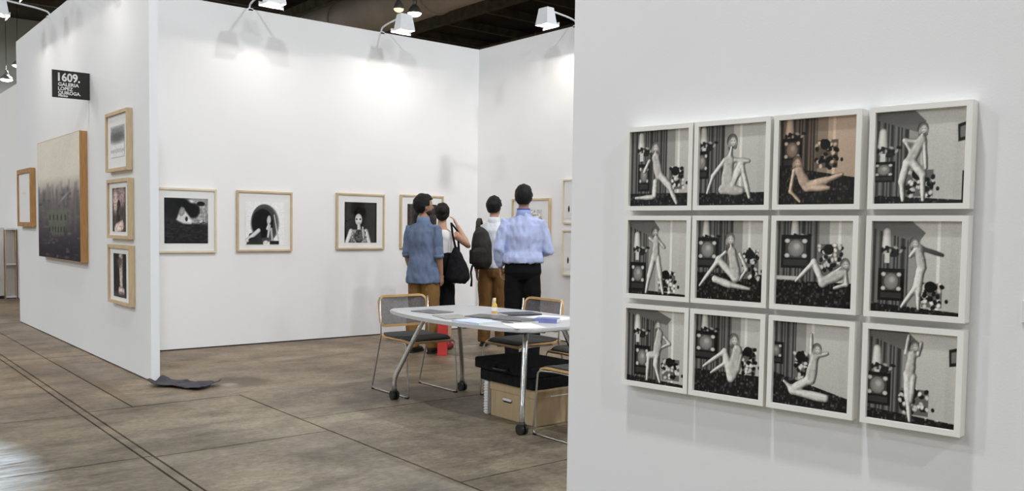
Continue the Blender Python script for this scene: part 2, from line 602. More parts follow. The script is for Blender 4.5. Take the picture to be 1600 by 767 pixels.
# ------------------------------------------------------------------ printed pictures
class Art:
    def __init__(s, w, h, bg=.5):
        s.w, s.h = w, h
        s.X, s.Y = np.meshgrid((np.arange(w) + .5) / w, (np.arange(h) + .5) / h)
        s.im = np.ones((h, w, 3)) * np.array(bg if isinstance(bg, tuple) else (bg, bg, bg))
        s.rng = np.random.RandomState(3)
        s.px = 1.2 / w

    def put(s, d, c, soft=None, a=1.0, shade=None):
        soft = soft or s.px
        al = np.clip(.5 - d / soft, 0, 1)[..., None] * a
        cc = np.array(c if isinstance(c, tuple) else (c, c, c))
        if shade is not None: cc = cc[None, None, :] * shade[..., None]
        s.im = s.im * (1 - al) + cc * al
        return s

    def rect(s, x0, y0, x1, y1, c, soft=None, a=1.0):
        d = np.maximum(np.maximum(x0 - s.X, s.X - x1), np.maximum(y0 - s.Y, s.Y - y1))
        return s.put(d, c, soft, a)

    def ell(s, cx, cy, rx, ry, c, ang=0.0, soft=None, a=1.0):
        ca, sa = math.cos(ang), math.sin(ang)
        dx, dy = s.X - cx, s.Y - cy
        u, v = (dx * ca + dy * sa) / rx, (-dx * sa + dy * ca) / ry
        q = np.sqrt(u * u + v * v)
        return s.put((q - 1) * min(rx, ry), c, soft, a, 1 - .22 * np.clip(q, 0, 1) ** 2)

    def cap(s, x1, y1, x2, y2, r1, r2, c, a=1.0):
        dx, dy = x2 - x1, y2 - y1
        t = np.clip(((s.X - x1) * dx + (s.Y - y1) * dy) / max(1e-9, dx * dx + dy * dy), 0, 1)
        q = np.hypot(s.X - x1 - t * dx, s.Y - y1 - t * dy)
        r = r1 + (r2 - r1) * t
        sx = (s.X - x1 - t * dx) / r
        return s.put(q - r, c, None, a, 1 - .42 * np.clip(q / r, 0, 1) ** 3 - .16 * np.clip(sx, -1, 1))

    def figure(s, fig, head):
        hx, hy, hr = head
        rr = np.random.RandomState(int(hx * 997 + hy * 131))
        a0 = fig[0]
        nk = min(((q[0], q[1]) for q in fig if q[4] >= .055), key=lambda p: math.hypot(p[0] - hx, p[1] - hy))
        # hair behind, then one smoothly blended body with limbs
        s.ell(hx - hr * .12, hy + hr * .10, hr * 1.12, hr * 1.30, .34).ell(hx - hr * .45, hy + hr * .95, hr * .55, hr * .80, .44, .2).ell(hx + hr * .45, hy + hr * .85, hr * .45, hr * .70, .50, -.2)
        body = [(q + (.70,))[:7] if len(q) == 6 and min(q[4], q[5]) >= .056 else q for q in fig]
        vx, vy = nk[0] - hx, nk[1] - hy
        L = math.hypot(vx, vy) + 1e-6
        body.append((hx + vx / L * hr * .9, hy + vy / L * hr * .9, nk[0], nk[1], hr * .34, hr * .50))
        K = .012
        acc = np.zeros_like(s.X)
        cl = np.zeros_like(s.X)
        for q in body:
            x1, y1, x2, y2, r1, r2 = q[:6]
            dx, dy = x2 - x1, y2 - y1
            t = np.clip(((s.X - x1) * dx + (s.Y - y1) * dy) / max(1e-9, dx * dx + dy * dy), 0, 1)
            bulge = 1 + .12 * np.sin(t * PI) - .10 * np.sin(t * PI * 2)
            d = np.hypot(s.X - x1 - t * dx, s.Y - y1 - t * dy) - (r1 + (r2 - r1) * t) * .76 * bulge
            w = np.exp(np.clip(-d / K, -60, 60))
            acc += w
            cl += w * (q[6] if len(q) > 6 else .82)
        phi = -K * np.log(acc + 1e-30)
        c = cl / (acc + 1e-30)
        gy, gx = np.gradient(phi * s.w)
        edge = np.clip(1 + phi / .04, 0, 1)
        g = rr.rand(s.h // 5 + 2, s.w // 5 + 2)
        g = np.repeat(np.repeat(g, 5, 0), 5, 1)[:s.h, :s.w]
        sh = 1.08 - .40 * edge ** 2 - (.55 * gx + .22 * gy) * edge * .8 + .12 * (g - .5)
        al = np.clip(.5 - phi / s.px, 0, 1)[..., None]
        s.im = s.im * (1 - al) + (c * sh)[..., None] * al
        s.put(np.abs(phi - .003) - .003, .16, None, .30)
        # head: hair around a small plain face
        s.ell(hx, hy - hr * .10, hr * .95, hr * 1.10, .52)
        s.ell(hx - hr * .70, hy + hr * .45, hr * .34, hr * .75, .68, .15).ell(hx + hr * .70, hy + hr * .40, hr * .30, hr * .65, .62, -.15)
        s.ell(hx + hr * .04, hy + hr * .16, hr * .60, hr * .80, .88)
        for k in (-1, 1):
            s.ell(hx + hr * (.04 + .26 * k), hy + hr * .05, hr * .13, hr * .07, .45, 0, None, .8)
        s.ell(hx + hr * .04, hy + hr * .58, hr * .15, hr * .06, .50, 0, None, .8)
        return s

    def poly(s, pts, c, soft=None, a=1.0):
        d = np.full_like(s.X, -9.0)
        n = len(pts)
        for i in range(n):                       # convex, clockwise with y down
            (x0, y0), (x1, y1) = pts[i], pts[(i + 1) % n]
            L = math.hypot(x1 - x0, y1 - y0)
            d = np.maximum(d, ((s.X - x0) * (y1 - y0) - (s.Y - y0) * (x1 - x0)) / L)
        return s.put(d, c, soft, a)

    def stripes(s, x0, y0, x1, y1, k, amp):
        m = (s.X > x0) & (s.X < x1) & (s.Y > y0) & (s.Y < y1)
        f = 1 + amp * np.sin(s.X * k + 1.5 * np.sin(s.X * k * .37))
        s.im = np.where(m[..., None], s.im * f[..., None], s.im)
        return s

    def grain(s, amp, x0=0, y0=0, x1=1, y1=1, cell=1, cy=None):
        cy = cy or cell
        g = s.rng.rand(s.h // cy + 2, s.w // cell + 2)
        g = np.repeat(np.repeat(g, cy, 0), cell, 1)[:s.h, :s.w]
        m = (s.X > x0) & (s.X < x1) & (s.Y > y0) & (s.Y < y1)
        s.im = np.where(m[..., None], s.im * (1 + amp * (g - .5) * 2)[..., None], s.im)
        return s

    def mesh(s, name, W, H):
        w, h = s.w, s.h
        xs = np.linspace(-W / 2, W / 2, w)
        zs = np.linspace(H / 2, -H / 2, h)
        co = np.zeros((h, w, 3))
        co[..., 0] = xs[None, :]
        co[..., 2] = zs[:, None]
        idx = np.arange(w * h).reshape(h, w)
        f = np.stack([idx[1:, :-1], idx[1:, 1:], idx[:-1, 1:], idx[:-1, :-1]], -1).reshape(-1, 4)
        me = bpy.data.meshes.new(name)
        me.vertices.add(w * h)
        me.vertices.foreach_set('co', co.ravel())
        me.loops.add(len(f) * 4)
        me.loops.foreach_set('vertex_index', f.ravel())
        me.polygons.add(len(f))
        me.polygons.foreach_set('loop_start', np.arange(0, len(f) * 4, 4))
        me.polygons.foreach_set('loop_total', np.full(len(f), 4))
        me.update()
        at = me.color_attributes.new('ink', 'FLOAT_COLOR', 'POINT')
        col = np.ones((w * h, 4))
        col[:, :3] = np.clip((s.im - .05) * 1.12, 0.004, 1).reshape(-1, 3) ** 2.2
        at.data.foreach_set('color', col.ravel())
        return me


def picture(name, loc, rz, w, h, fw_, depth, art, label, cat, group, mframe, mount=0.0, sheet=None, glass=True, mount_top=None):
    """w,h: outer size; fw_: rail width; mount: visible mount board; local wall plane y=0, faces -Y"""
    t = empty(name, loc, rz, label, cat, group)
    iw, ih = w - 2 * fw_, h - 2 * fw_
    bm = nb()
    O = [(-w / 2, -h / 2), (w / 2, -h / 2), (w / 2, h / 2), (-w / 2, h / 2)]
    I = [(-iw / 2, -ih / 2), (iw / 2, -ih / 2), (iw / 2, ih / 2), (-iw / 2, ih / 2)]
    of = [bm.verts.new((x, -depth, z)) for x, z in O]
    ob = [bm.verts.new((x, -.002, z)) for x, z in O]
    inf = [bm.verts.new((x, -depth, z)) for x, z in I]
    inb = [bm.verts.new((x, -.002, z)) for x, z in I]
    for i in range(4):
        j = (i + 1) % 4
        bm.faces.new((of[i], of[j], inf[j], inf[i]))
        bm.faces.new((of[j], of[i], ob[i], ob[j]))
        bm.faces.new((inf[i], inf[j], inb[j], inb[i]))
        bm.faces.new((ob[i], inb[i], inb[j], ob[j]))
    obj('frame', bm, mframe, t)
    rec = depth - (min(.016, depth * .4) if glass else .0015)
    bm = nb()
    box(bm, -iw / 2, -rec + .002, -ih / 2, iw / 2, -.004, ih / 2)
    obj('mount_board', bm, m_board, t)
    pw, ph = sheet if sheet else (iw - 2 * mount, ih - 2 * mount)
    zo = 0 if mount_top is None else (ih / 2 - mount_top - ph / 2)
    p = obj('print', art.mesh('print', pw, ph), m_print, t)
    p.location = (0, -rec - .001, zo)
    if glass:
        bm = nb()
        box(bm, -iw / 2, -rec - .006, -ih / 2, iw / 2, -rec - .004, ih / 2)
        obj('glass', bm, m_glass, t)
    return t


def room_art(curtain, floor_y, tv, lamp, chair, pole, fig, head, sepia=0.0, slant=0.0, cor=.0, extra=None, wallc=.80):
    a = Art(140, 148, wallc)
    a.im *= (1.02 - .10 * a.Y)[..., None]
    # curtain, top pelmet
    a.rect(-1, -1, curtain, 2, .36)
    a.stripes(0, 0, curtain, 1, 120, .38)
    a.rect(curtain, -1, curtain + .13, 2, .62)
    if cor:
        a.poly([(-.1, -.1), (curtain + .35, -.1), (curtain + .1, .22 * cor + .02), (-.1, .05)], .46)
        a.poly([(.2 + curtain * .4, -.1), (curtain + .4, -.1), (curtain + .22, .16 * cor), (.3 + curtain * .4, .02)], .82)
    if pole: a.rect(pole, -1, pole + .035, 2, .92)
    # floor rug
    d = floor_y + slant * (a.X - .5) - a.Y
    a.put(d, .13)
    m = (d < 0)[..., None]
    g = a.rng.rand(48, 60)
    g = np.repeat(np.repeat(g, 4, 0), 3, 1)[:a.h, :a.w]
    a.im = np.where(m, a.im * (.35 + 2.4 * (g ** 3))[..., None], a.im)
    if lamp:
        x, y = lamp
        a.cap(x, y - .10, x, y + .06, .045, .06, .88)
        a.ell(x + .05, y + .12, .09, .05, .20, .3)
        for k in range(9):
            a.ell(x - .05 + .03 * k, y + .10 + .03 * math.sin(k * 2.2), .016, .03, .72 if k % 2 else .12, k)
        a.rect(x - .025, y + .13, x + .035, y + .24, .85)
    if tv:
        x0, y0, x1, y1 = tv
        a.rect(x0, y0, x1, y1, .07)
        cx, cy = (x0 + x1) / 2, y0 + (y1 - y0) * .40
        rx, ry = (x1 - x0) * .33, (y1 - y0) * .26
        a.rect(cx - rx * 1.08, cy - ry * 1.1, cx + rx * 1.08, cy + ry * 1.1, .30)
        for sx in (-1, 1):
            for sy in (-1, 1):
                a.ell(cx + sx * rx * .9, cy + sy * ry * .85, rx * .28, ry * .26, .86)
        a.ell(cx, cy, rx * .82, ry * .98, .60)
        a.ell(cx + rx * .1, cy - ry * .2, rx * .4, ry * .45, .74)
        a.rect(x0 + .03, y0 + (y1 - y0) * .74, x1 - .03, y0 + (y1 - y0) * .92, .24)
    if chair:
        x0, y0, x1, y1 = chair
        a.rect(x0, y0, x1, y1, .42)
        rr = np.random.RandomState(int(x0 * 1000) + 5)
        for k in range(44):
            cx, cy = x0 + (x1 - x0) * rr.rand(), y0 + (y1 - y0) * rr.rand()
            a.ell(cx, cy, .028, .022, rr.choice([.06, .12, .86, .95]), rr.rand() * 3)
        a.ell(x0 + (x1 - x0) * .42, y0 + (y1 - y0) * .16, .065, .06, .08)
        a.ell(x1 + .05, y0 + (y1 - y0) * .72, .018, .022, .08)
    if extra: extra(a)
    a.figure(fig, head)
    a.grain(.04)
    if sepia:
        tint = np.array((1 + .10 * sepia, 1 - .06 * sepia, 1 - .20 * sepia))
        a.im = a.im * tint * .88
    else:
        a.im = a.im * np.array((1.0, .985, .955))
    return a


def corner_pic(y=.25):
    def f(a):
        a.poly([(.90, y - .08), (1.01, y - .11), (1.01, y + .08), (.91, y + .10)], .14)
        a.poly([(.925, y - .05), (1.01, y - .08), (1.01, y + .045), (.93, y + .06)], .5)
    return f


def dark_bar(a):
    corner_pic(.26)(a)
    a.rect(.965, .66, 1.1, 1.1, .07)


A12 = [
    [room_art(.62, .83, (.13, .44, .33, .80), (.18, .16), (.66, .50, .90, .78), .79,
              [(.10, .89, .38, .88, .025, .04), (.43, .68, .42, .86, .055, .045), (.50, .59, .66, .73, .07, .05), (.66, .73, .79, .96, .05, .03), (.32, .40, .24, .54, .035, .03), (.43, .36, .48, .58, .085, .075)], (.42, .22, .062)),
     room_art(.38, .84, (-.08, .31, .14, .66), (.06, .14), None, .60,
              [(.38, .44, .21, .63, .04, .032), (.21, .63, .13, .84, .032, .025), (.36, .80, .64, .82, .08, .06), (.45, .45, .42, .76, .10, .095), (.50, .74, .63, .49, .07, .055), (.63, .49, .76, .90, .05, .03), (.54, .44, .74, .46, .035, .028)], (.50, .20, .070)),
     room_art(.50, .62, (.03, .22, .30, .56), (.13, .10), (.48, .26, .76, .58), .69,
              [(.38, .77, .62, .72, .06, .045), (.62, .72, .82, .66, .045, .025), (.38, .80, .66, .81, .065, .03), (.27, .60, .36, .77, .08, .075), (.20, .60, .16, .84, .035, .028), (.16, .84, .29, .96, .028, .022)], (.24, .50, .062), .8, .16),
     room_art(.38, .935, (-.03, .54, .23, .76), (.08, .32), (.36, .64, .66, .92), None,
              [(.36, .56, .31, .76, .06, .042), (.31, .76, .33, .96, .042, .026), (.42, .55, .54, .69, .062, .045), (.54, .69, .555, .96, .045, .024), (.46, .34, .33, .32, .03, .026), (.33, .32, .40, .43, .026, .022), (.52, .32, .40, .53, .065, .065), (.55, .36, .575, .62, .032, .024)], (.535, .20, .055), 0, .06, 1.0, dark_bar)],
    [room_art(.34, .95, (.02, .57, .30, .95), (.14, .30), (.52, .68, .80, .95), .70,
              [(.43, .50, .36, .74, .055, .04), (.36, .74, .31, .97, .04, .024), (.50, .50, .55, .75, .055, .04), (.55, .75, .60, .97, .04, .024), (.47, .26, .46, .50, .065, .065), (.42, .28, .35, .24, .03, .025), (.52, .28, .61, .36, .03, .025)], (.45, .15, .050), 0, .04, 1.0),
     room_art(.55, .66, (-.02, .22, .33, .60), (.13, .13), (.70, .36, .92, .72), .76,
              [(.28, .74, .50, .80, .06, .05), (.50, .80, .80, .84, .045, .022), (.53, .40, .60, .70, .085, .08), (.58, .72, .33, .49, .06, .05), (.33, .50, .05, .83, .048, .022), (.43, .40, .31, .50, .032, .026), (.65, .42, .75, .60, .034, .028), (.75, .60, .66, .73, .028, .022)], (.50, .23, .068)),
     room_art(.56, .71, (.06, .17, .45, .56), (.24, .10), (.56, .27, .85, .66), .80,
              [(.62, .71, .86, .60, .075, .07), (.62, .72, .50, .48, .055, .045), (.50, .48, .27, .71, .045, .022), (.90, .58, .92, .72, .034, .028), (.92, .72, .77, .77, .028, .022)], (.90, .49, .055), 0, 0, 0, lambda a: a.rect(-1, .655, .32, .70, .80)),
     room_art(.42, .93, (.08, .52, .38, .87), (.17, .22), (.58, .66, .80, .92), .73,
              [(.57, .50, .52, .70, .058, .042), (.52, .70, .36, .93, .042, .022), (.55, .54, .54, .74, .05, .04), (.54, .74, .55, .94, .04, .022), (.53, .30, .57, .49, .06, .058), (.55, .29, .79, .36, .03, .022, .34), (.50, .30, .44, .38, .03, .025)], (.485, .235, .050), 0, .06, 1.0)],
    [room_art(.58, .94, (.13, .50, .40, .90), (.18, .22), (.62, .64, .90, .92), .76,
              [(.50, .60, .38, .62, .06, .05), (.38, .62, .36, .95, .045, .026), (.52, .60, .50, .74, .055, .042), (.50, .74, .58, .96, .042, .024), (.56, .32, .52, .57, .075, .075), (.64, .36, .73, .44, .03, .026), (.73, .44, .60, .50, .026, .022)], (.53, .20, .052), 0, .04, .8),
     room_art(.56, .71, (-.02, .22, .35, .58), (.15, .11), (.72, .37, .92, .70), .75,
              [(.56, .78, .46, .45, .07, .05), (.46, .45, .14, .67, .045, .022), (.50, .58, .26, .74, .04, .022), (.65, .42, .58, .72, .09, .10), (.70, .48, .66, .66, .036, .03), (.66, .66, .47, .57, .03, .024)], (.60, .29, .066)),
     room_art(.30, .73, (-.10, .26, .13, .52), None, (.28, .36, .48, .66), .50,
              [(.15, .72, .26, .80, .022, .035), (.50, .66, .25, .81, .07, .05), (.27, .83, .70, .86, .055, .06), (.55, .38, .50, .66, .07, .08), (.50, .36, .50, .14, .032, .024), (.58, .38, .71, .34, .03, .025)], (.58, .30, .058), 0, .22),
     room_art(.40, .91, (-.04, .48, .27, .84), (.10, .32), (.38, .62, .70, .90), None,
              [(.45, .47, .47, .72, .055, .042), (.47, .72, .50, .97, .042, .024), (.52, .49, .50, .75, .05, .038), (.50, .26, .48, .46, .065, .062), (.43, .24, .46, .05, .03, .024), (.57, .24, .60, .12, .03, .024)], (.53, .155, .052), 0, .06, 1.0, corner_pic(.24))],
]
COLU = (1.9676, 1.6428, 1.3112, .9666)
ROWZ = (1.606, 1.243, .8775)
RN = ('top row', 'middle row', 'bottom row')
POSE = [['standing by the curtain, leg stretched aside, top-left corner', 'seated on the floor leaning on one arm, top row',
         'reclining on the rug, brownish tone, top row', 'standing with one hand on hip, top-right corner'],
        ['standing with legs apart, left end of middle row', 'seated with one leg stretched forward, middle row',
         'reclining with raised knee before a television, middle row', 'standing with outstretched arm, right end of middle row'],
        ['standing with one leg raised, bottom-left corner', 'seated hugging the knees, bottom row',
         'kneeling with one arm raised, bottom row', 'standing with both arms raised, bottom-right corner']]
for r in range(3):
    for c in range(4):
        picture('framed_photograph', on_front(COLU[c], ROWZ[r]), WROT, .318, .342, .0185, .056, A12[r][c],
                'white-framed print of a figure ' + POSE[r][c], 'picture', 'twelve white-framed prints on the foreground wall', m_wframe)

# ---- back wall photographs
def wb(x, w=.668): return (x, YB, 1.405)


a1 = Art(90, 94, .20)
a1.im *= (1.25 - .5 * a1.Y)[..., None]
a1.ell(.78, .30, .34, .55, .62, .2, .25).ell(.25, .22, .30, .22, .14, .1, .12)
a1.rect(-1, .55, 2, 2, .17, .10).grain(.35, 0, .5, 1, 1, 6, 3).grain(.2, .6, .1, 1, .6, 3, 4)
a1.ell(.52, .18, .24, .12, .05, .3, .05).ell(.66, .28, .14, .16, .05, .4, .06)
a1.ell(.62, .07, .07, .04, .85, .2, .05).ell(.83, .12, .09, .05, .08)
a1.poly([(.38, .20), (.46, .26), (.63, .50), (.60, .57), (.42, .56), (.27, .48)], .80, .04).ell(.56, .50, .07, .05, .92, .6)
a1.ell(.50, .46, .03, .05, .12).ell(.40, .30, .06, .10, .62, .3).rect(-1, .97, 2, 2, .03).rect(-1, -1, .02, 2, .08).grain(.12)
picture('framed_photograph', (3.232, YB, 1.396), 0, .652, .690, .020, .036, a1, 'framed photograph of a pale draped shape on dark ground, beside the partition', 'picture', 'photographs on the booth back wall', m_lwood, sheet=(.465, .485), mount_top=.085)

a2 = Art(90, 94, .90)
a2.cap(.50, .20, .50, .62, .05, .30, .62)
a2.ell(.48, .46, .33, .40, .50).ell(.47, .49, .31, .38, .10)
for k in range(7):
    a2.ell(.50, .50, .37 - .012 * k, .44 - .01 * k, .75 if k % 2 else .10, 0, None, .35)
a2.ell(.44, .50, .27, .33, .07)
a2.poly([(.10, .74), (.36, .64), (.46, .99), (.02, .99)], .22).cap(.06, .88, .34, .66, .05, .05, .84).ell(.20, .88, .12, .06, .20)
a2.ell(.60, .42, .055, .11, .80, .1).cap(.56, .62, .60, .52, .035, .03, .82).cap(.62, .55, .58, .80, .035, .03, .78).cap(.66, .62, .70, .95, .03, .03, .72)
a2.ell(.52, .93, .06, .04, .86).rect(.62, .90, .86, .985, .16).rect(-1, .985, 2, 2, .92).cap(.74, .30, .84, .86, .014, .018, .82).grain(.08)
picture('framed_photograph', (4.118, YB, 1.402), 0, .660, .682, .020, .036, a2, 'framed photograph of a crouching dark-haired figure inside an arch on white', 'picture', 'photographs on the booth back wall', m_wood, sheet=(.46, .49), mount_top=.10)

a3 = Art(90, 100, .22)
a3.im *= (.75 + .5 * np.abs(a3.X - .45))[..., None]
a3.rect(.0, -1, .06, 2, .08).rect(.94, -1, 2, 2, .10)
a3.ell(.46, .36, .19, .24, .05).ell(.56, .30, .12, .15, .05)
a3.ell(.43, .43, .11, .145, .86).ell(.37, .42, .03, .018, .12).ell(.48, .42, .03, .018, .12).ell(.43, .53, .03, .014, .25)
a3.cap(.44, .55, .45, .66, .05, .06, .80).cap(.20, .72, .08, .98, .07, .06, .86).cap(.66, .72, .76, .98, .07, .06, .84)
a3.poly([(.24, .68), (.64, .66), (.72, 1.1), (.16, 1.1)], .55).ell(.44, .84, .14, .16, .34).grain(.35, .2, .68, .7, 1, 4)
a3.cap(.56, .62, .58, .88, .025, .02, .80).grain(.07)
picture('framed_photograph', (5.354, YB, 1.420), 0, .664, .682, .020, .036, a3, 'framed portrait of a dark-haired sitter on black, right of the arch picture', 'picture', 'photographs on the booth back wall', m_wood, sheet=(.445, .495), mount_top=.085)

a4 = Art(80, 84, .24)
a4.stripes(0, 0, .5, 1, 60, .2)
a4.ell(.42, .40, .20, .26, .10).ell(.44, .44, .12, .17, .78).cap(.2, .9, .7, .9, .18, .18, .55).grain(.15, cell=2)
a4.im *= np.array((1.06, .98, .93))
picture('framed_photograph', (6.252, YB, 1.432), 0, .660, .682, .020, .036, a4, 'framed photograph half hidden behind the man in denim shirt', 'picture', 'photographs on the booth back wall', m_wood, sheet=(.45, .48), mount_top=.095)

# ---- booth side wall photographs
a5 = Art(60, 60, .80)
a5.rect(.3, .35, .95, .8, .35).ell(.6, .55, .2, .16, .12).grain(.25, cell=3)
picture('framed_photograph', (XR, 8.34, 1.400), -PI / 2, .73, .682, .022, .036, a5, 'wood-framed picture behind the head of man in pale blue shirt', 'picture', 'pictures on the booth side wall', m_wood, sheet=(.42, .40))
for z, zz, lb in ((1.693, .53, 'narrow wood-framed sheet, upper of two cut off by foreground wall'), (1.078, .55, 'narrow wood-framed sheet, lower of two cut off by foreground wall')):
    a6 = Art(50, 60, .86)
    a6.ell(.20, .72, .05, .09, .10).ell(.6, .5, .12, .16, .3)
    picture('framed_photograph', (XR, 7.744 - .19, z), -PI / 2, .38, zz, .018, .036, a6, lb, 'picture', 'pictures on the booth side wall', m_lwood, sheet=(.28, .40))

# ---- pictures on the signed partition
def on_left(y, z): return (XP, y, z)


b1 = Art(50, 90, .88)
b1.rect(.0, .0, 1, .50, .62, .25).ell(.5, .36, .45, .16, .42, 0, .2).rect(.12, .07, .9, .20, .55, .08).ell(.5, .80, .35, .03, .75, 0, .1).grain(.08, cell=2)
picture('framed_print', on_left(8.49, 2.105), -PI / 2, .70, .545, .030, .05, b1, 'small framed print with a grey cloud, topmost of three beside the corner', 'picture', 'three stacked prints on the signed partition', m_wood, mount=.10)
b2 = Art(60, 80, .30)
b2.ell(.7, .2, .35, .25, .60, 0, .1).ell(.25, .3, .2, .3, .75, 0, .1).cap(.5, .4, .45, .7, .12, .10, .22).cap(.3, .95, .75, .85, .14, .12, .85).ell(.55, .55, .08, .1, .35).grain(.2, cell=3)
b2.im *= np.array((1.08, .96, .93))
picture('framed_print', on_left(8.46, 1.488), -PI / 2, .695, .545, .030, .05, b2, 'small framed dark print with pale forms, middle of three beside the corner', 'picture', 'three stacked prints on the signed partition', m_wood, sheet=(.42, .40), mount_top=.05)
b3 = Art(60, 80, .16)
b3.cap(.6, .1, .62, .75, .16, .12, .72).cap(.5, .85, .8, .85, .10, .08, .80).ell(.5, .2, .2, .1, .4, 0, .1).rect(-1, .9, 2, 2, .3, .1).grain(.2, cell=3)
b3.im *= np.array((1.05, .98, .95))
picture('framed_print', on_left(8.45, .885), -PI / 2, .705, .545, .030, .05, b3, 'small framed print of a pale upright form, lowest of three beside corner', 'picture', 'three stacked prints on the signed partition', m_wood, sheet=(.40, .40), mount_top=.05)
b4 = Art(40, 60, .88)
b4.rect(.3, .4, .6, .42, .80, .05)
picture('framed_sheet', on_left(12.66, 1.668), -PI / 2, .86, .735, .055, .06, b4, 'wood-framed pale sheet at the far end of signed partition', 'picture', None, m_dwood)

# large painting
b5 = Art(120, 150, 1.0)
t_ = np.clip((b5.Y - .02) / .98, 0, 1)
top = np.array((.84, .82, .77)); midc = np.array((.50, .46, .46)); bot = np.array((.20, .18, .22))
k1 = np.clip((t_ - .30) / .22, 0, 1)[..., None]; k2 = np.clip((t_ - .48) / .45, 0, 1)[..., None]
b5.im = (top * (1 - k1) + midc * k1) * (1 - k2) + bot * k2
rr = np.random.RandomState(9)
for k in range(46):
    x = rr.rand(); h0 = .36 + .10 * rr.rand(); w_ = .008 + .018 * rr.rand()
    b5.rect(x - w_, h0, x + w_, .60 + .2 * rr.rand(), .34 + .12 * rr.rand(), .03, .45)
for k in range(120):
    x, y = rr.rand(), .45 + .55 * rr.rand()
    b5.rect(x, y, x + .02 + .10 * rr.rand(), y + .006 + .012 * rr.rand(), .18 + .38 * rr.rand(), .012, .5)
b5.poly([(.22, .60), (.72, .585), (.64, .80), (.36, .81)], (.43, .47, .39), .03, .6)
for row, n_, y in ((0, 5, .655), (1, 6, .755)):
    for k in range(n_):
        x = .29 + (.37 - .03 * row) * k / (n_ - 1)
        b5.rect(x, y - .022, x + .035, y + .022, (.22, .23, .22), .012, .7)
b5.ell(.66, .49, .14, .012, .62, -.35, .02).grain(.02, cell=2)
pc = picture('large_painting', on_left(10.70, 1.622), -PI / 2, 2.00, 1.345, .004, .075, b5, 'large hazy city painting, cream above and dark below, in wooden edge', 'painting', None, m_dwood, glass=False)

# ---- gallery sign: a plate that stands out from the partition at a right angle
sg = empty('gallery_sign', (2.139, 9.585, 2.727), 0, 'black projecting sign with white lettering near the top of partition', 'sign')
SW, SH = .342, .268
bm = nb()
box(bm, -SW / 2, -.012, -SH / 2, SW / 2, .012, SH / 2, .002)
obj('plate', bm, m_signb, sg)


def text_mesh(body, size, width, off):
    cu = bpy.data.curves.new('lettering', 'FONT')
    cu.body = body
    cu.size = size
    cu.offset = off
    cu.extrude = .001
    cu.resolution_u = 3
    o = bpy.data.objects.new('lettering', cu)
    COL.objects.link(o)
    dg = bpy.context.evaluated_depsgraph_get()
    me = bpy.data.meshes.new_from_object(o.evaluated_get(dg))
    bpy.data.objects.remove(o)
    co = np.zeros(len(me.vertices) * 3)
    me.vertices.foreach_get('co', co)
    co = co.reshape(-1, 3)
    co[:, 0] -= co[:, 0].min()
    co[:, 0] *= width / co[:, 0].max()
    out = np.stack([co[:, 0], -co[:, 2], co[:, 1]], -1)
    me.vertices.foreach_set('co', out.ravel())
    me.update()
    return me


for body, size, width, zc in (('1609.', .112, .200, .030), ('GALERIA', .046, .190, -.018), ('LOPEZ', .046, .135, -.060), ('QUIROGA.', .046, .205, -.101), ('Mexico', .028, .088, -.124)):
    o = obj('lettering', text_mesh(body, size, width, .0035 if size > .05 else .0012), m_signw, sg)
    o.location = (-.120, -.0135, zc)

# wall label beside the twelve prints
bm = nb()
wl = empty('wall_label', on_front(.655 - .04, 1.118), WROT, 'small white wall label right of the twelve prints', 'label')
box(bm, -.045, -.006, -.034, .045, 0, .034, .001)
obj('card', bm, m_paper, wl)
for k, w_ in enumerate((.05, .06, .04)):
    bm = nb()
    box(bm, -.036, -.0066, .014 - k * .013, -.036 + w_, -.0062, .017 - k * .013)
    obj('print_line', bm, mat('label_grey', (.45, .45, .47), .8, nscale=9, namp=.05), wl)

# ------------------------------------------------------------------ table
TZ = .708
TCX, TCY = 3.965, 5.085
tb = empty('folding_table', (TCX, TCY, 0), 0, 'pale grey boat-shaped meeting table with chrome legs on casters', 'table')
HL, WM, WE = .865, .515, .365
poly = []
N = 26
for k in range(N + 1):
    t = -1 + 2 * k / N
    poly.append((WM - (WM - WE) * t * t - (.10 * max(0, abs(t) - .90) / .10) ** 1.0 * .6, t * HL))
for k in range(N, -1, -1):
    t = -1 + 2 * k / N
    poly.append((-(WM - (WM - WE) * t * t) + .06 * max(0, abs(t) - .90) / .10, t * HL))
bm = nb()
prism(bm, poly, TZ - .026, TZ)
es = [e for e in bm.edges if abs(e.verts[0].co.z - e.verts[1].co.z) < 1e-6]
bmesh.ops.bevel(bm, geom=es, offset=.006, segments=2, affect='EDGES')
tp = obj('table_top', bm, m_top, tb)
LEGS = [((3.602, 5.826), (3.78, 5.66)), ((4.262, 5.826), (4.10, 5.66)), ((3.658, 4.330), (3.80, 4.47)), ((4.31, 4.330), (4.14, 4.47))]
for (cx, cy), (ux, uy) in LEGS:
    cx, cy, ux, uy = cx - TCX, cy - TCY, ux - TCX, uy - TCY
    bm = nb()
    tube(bm, arc_path([(cx, cy, .055), (cx, cy, .17), (ux, uy, TZ - .04), (ux, uy, TZ - .027)], .06), .0185, 12)
    obj('leg', bm, m_chrome, tb, True)
    ca = obj('caster', tube(nb(), [(cx, cy, .052), (cx, cy, .082)], .022, 12), m_black, tb, True)
    for s in (-1, 1):
        bm = nb()
        tube(bm, [(cx + s * .008, cy, .036), (cx + s * .026, cy, .036)], .036, 20, ref=(0, 1, 0))
        obj('wheel', bm, m_black, ca)
for y in (5.66 - TCY, 4.47 - TCY):
    bm = nb()
    box(bm, -.24, y - .03, TZ - .06, .24, y + .03, TZ - .026, .005)
    obj('cross_bracket', bm, m_black, tb)
bm = nb()
tube(bm, [(0, 5.66 - TCY, TZ - .052), (0, 4.47 - TCY, TZ - .052)], .02, 12)
obj('spine_bar', bm, m_chrome, tb, True)


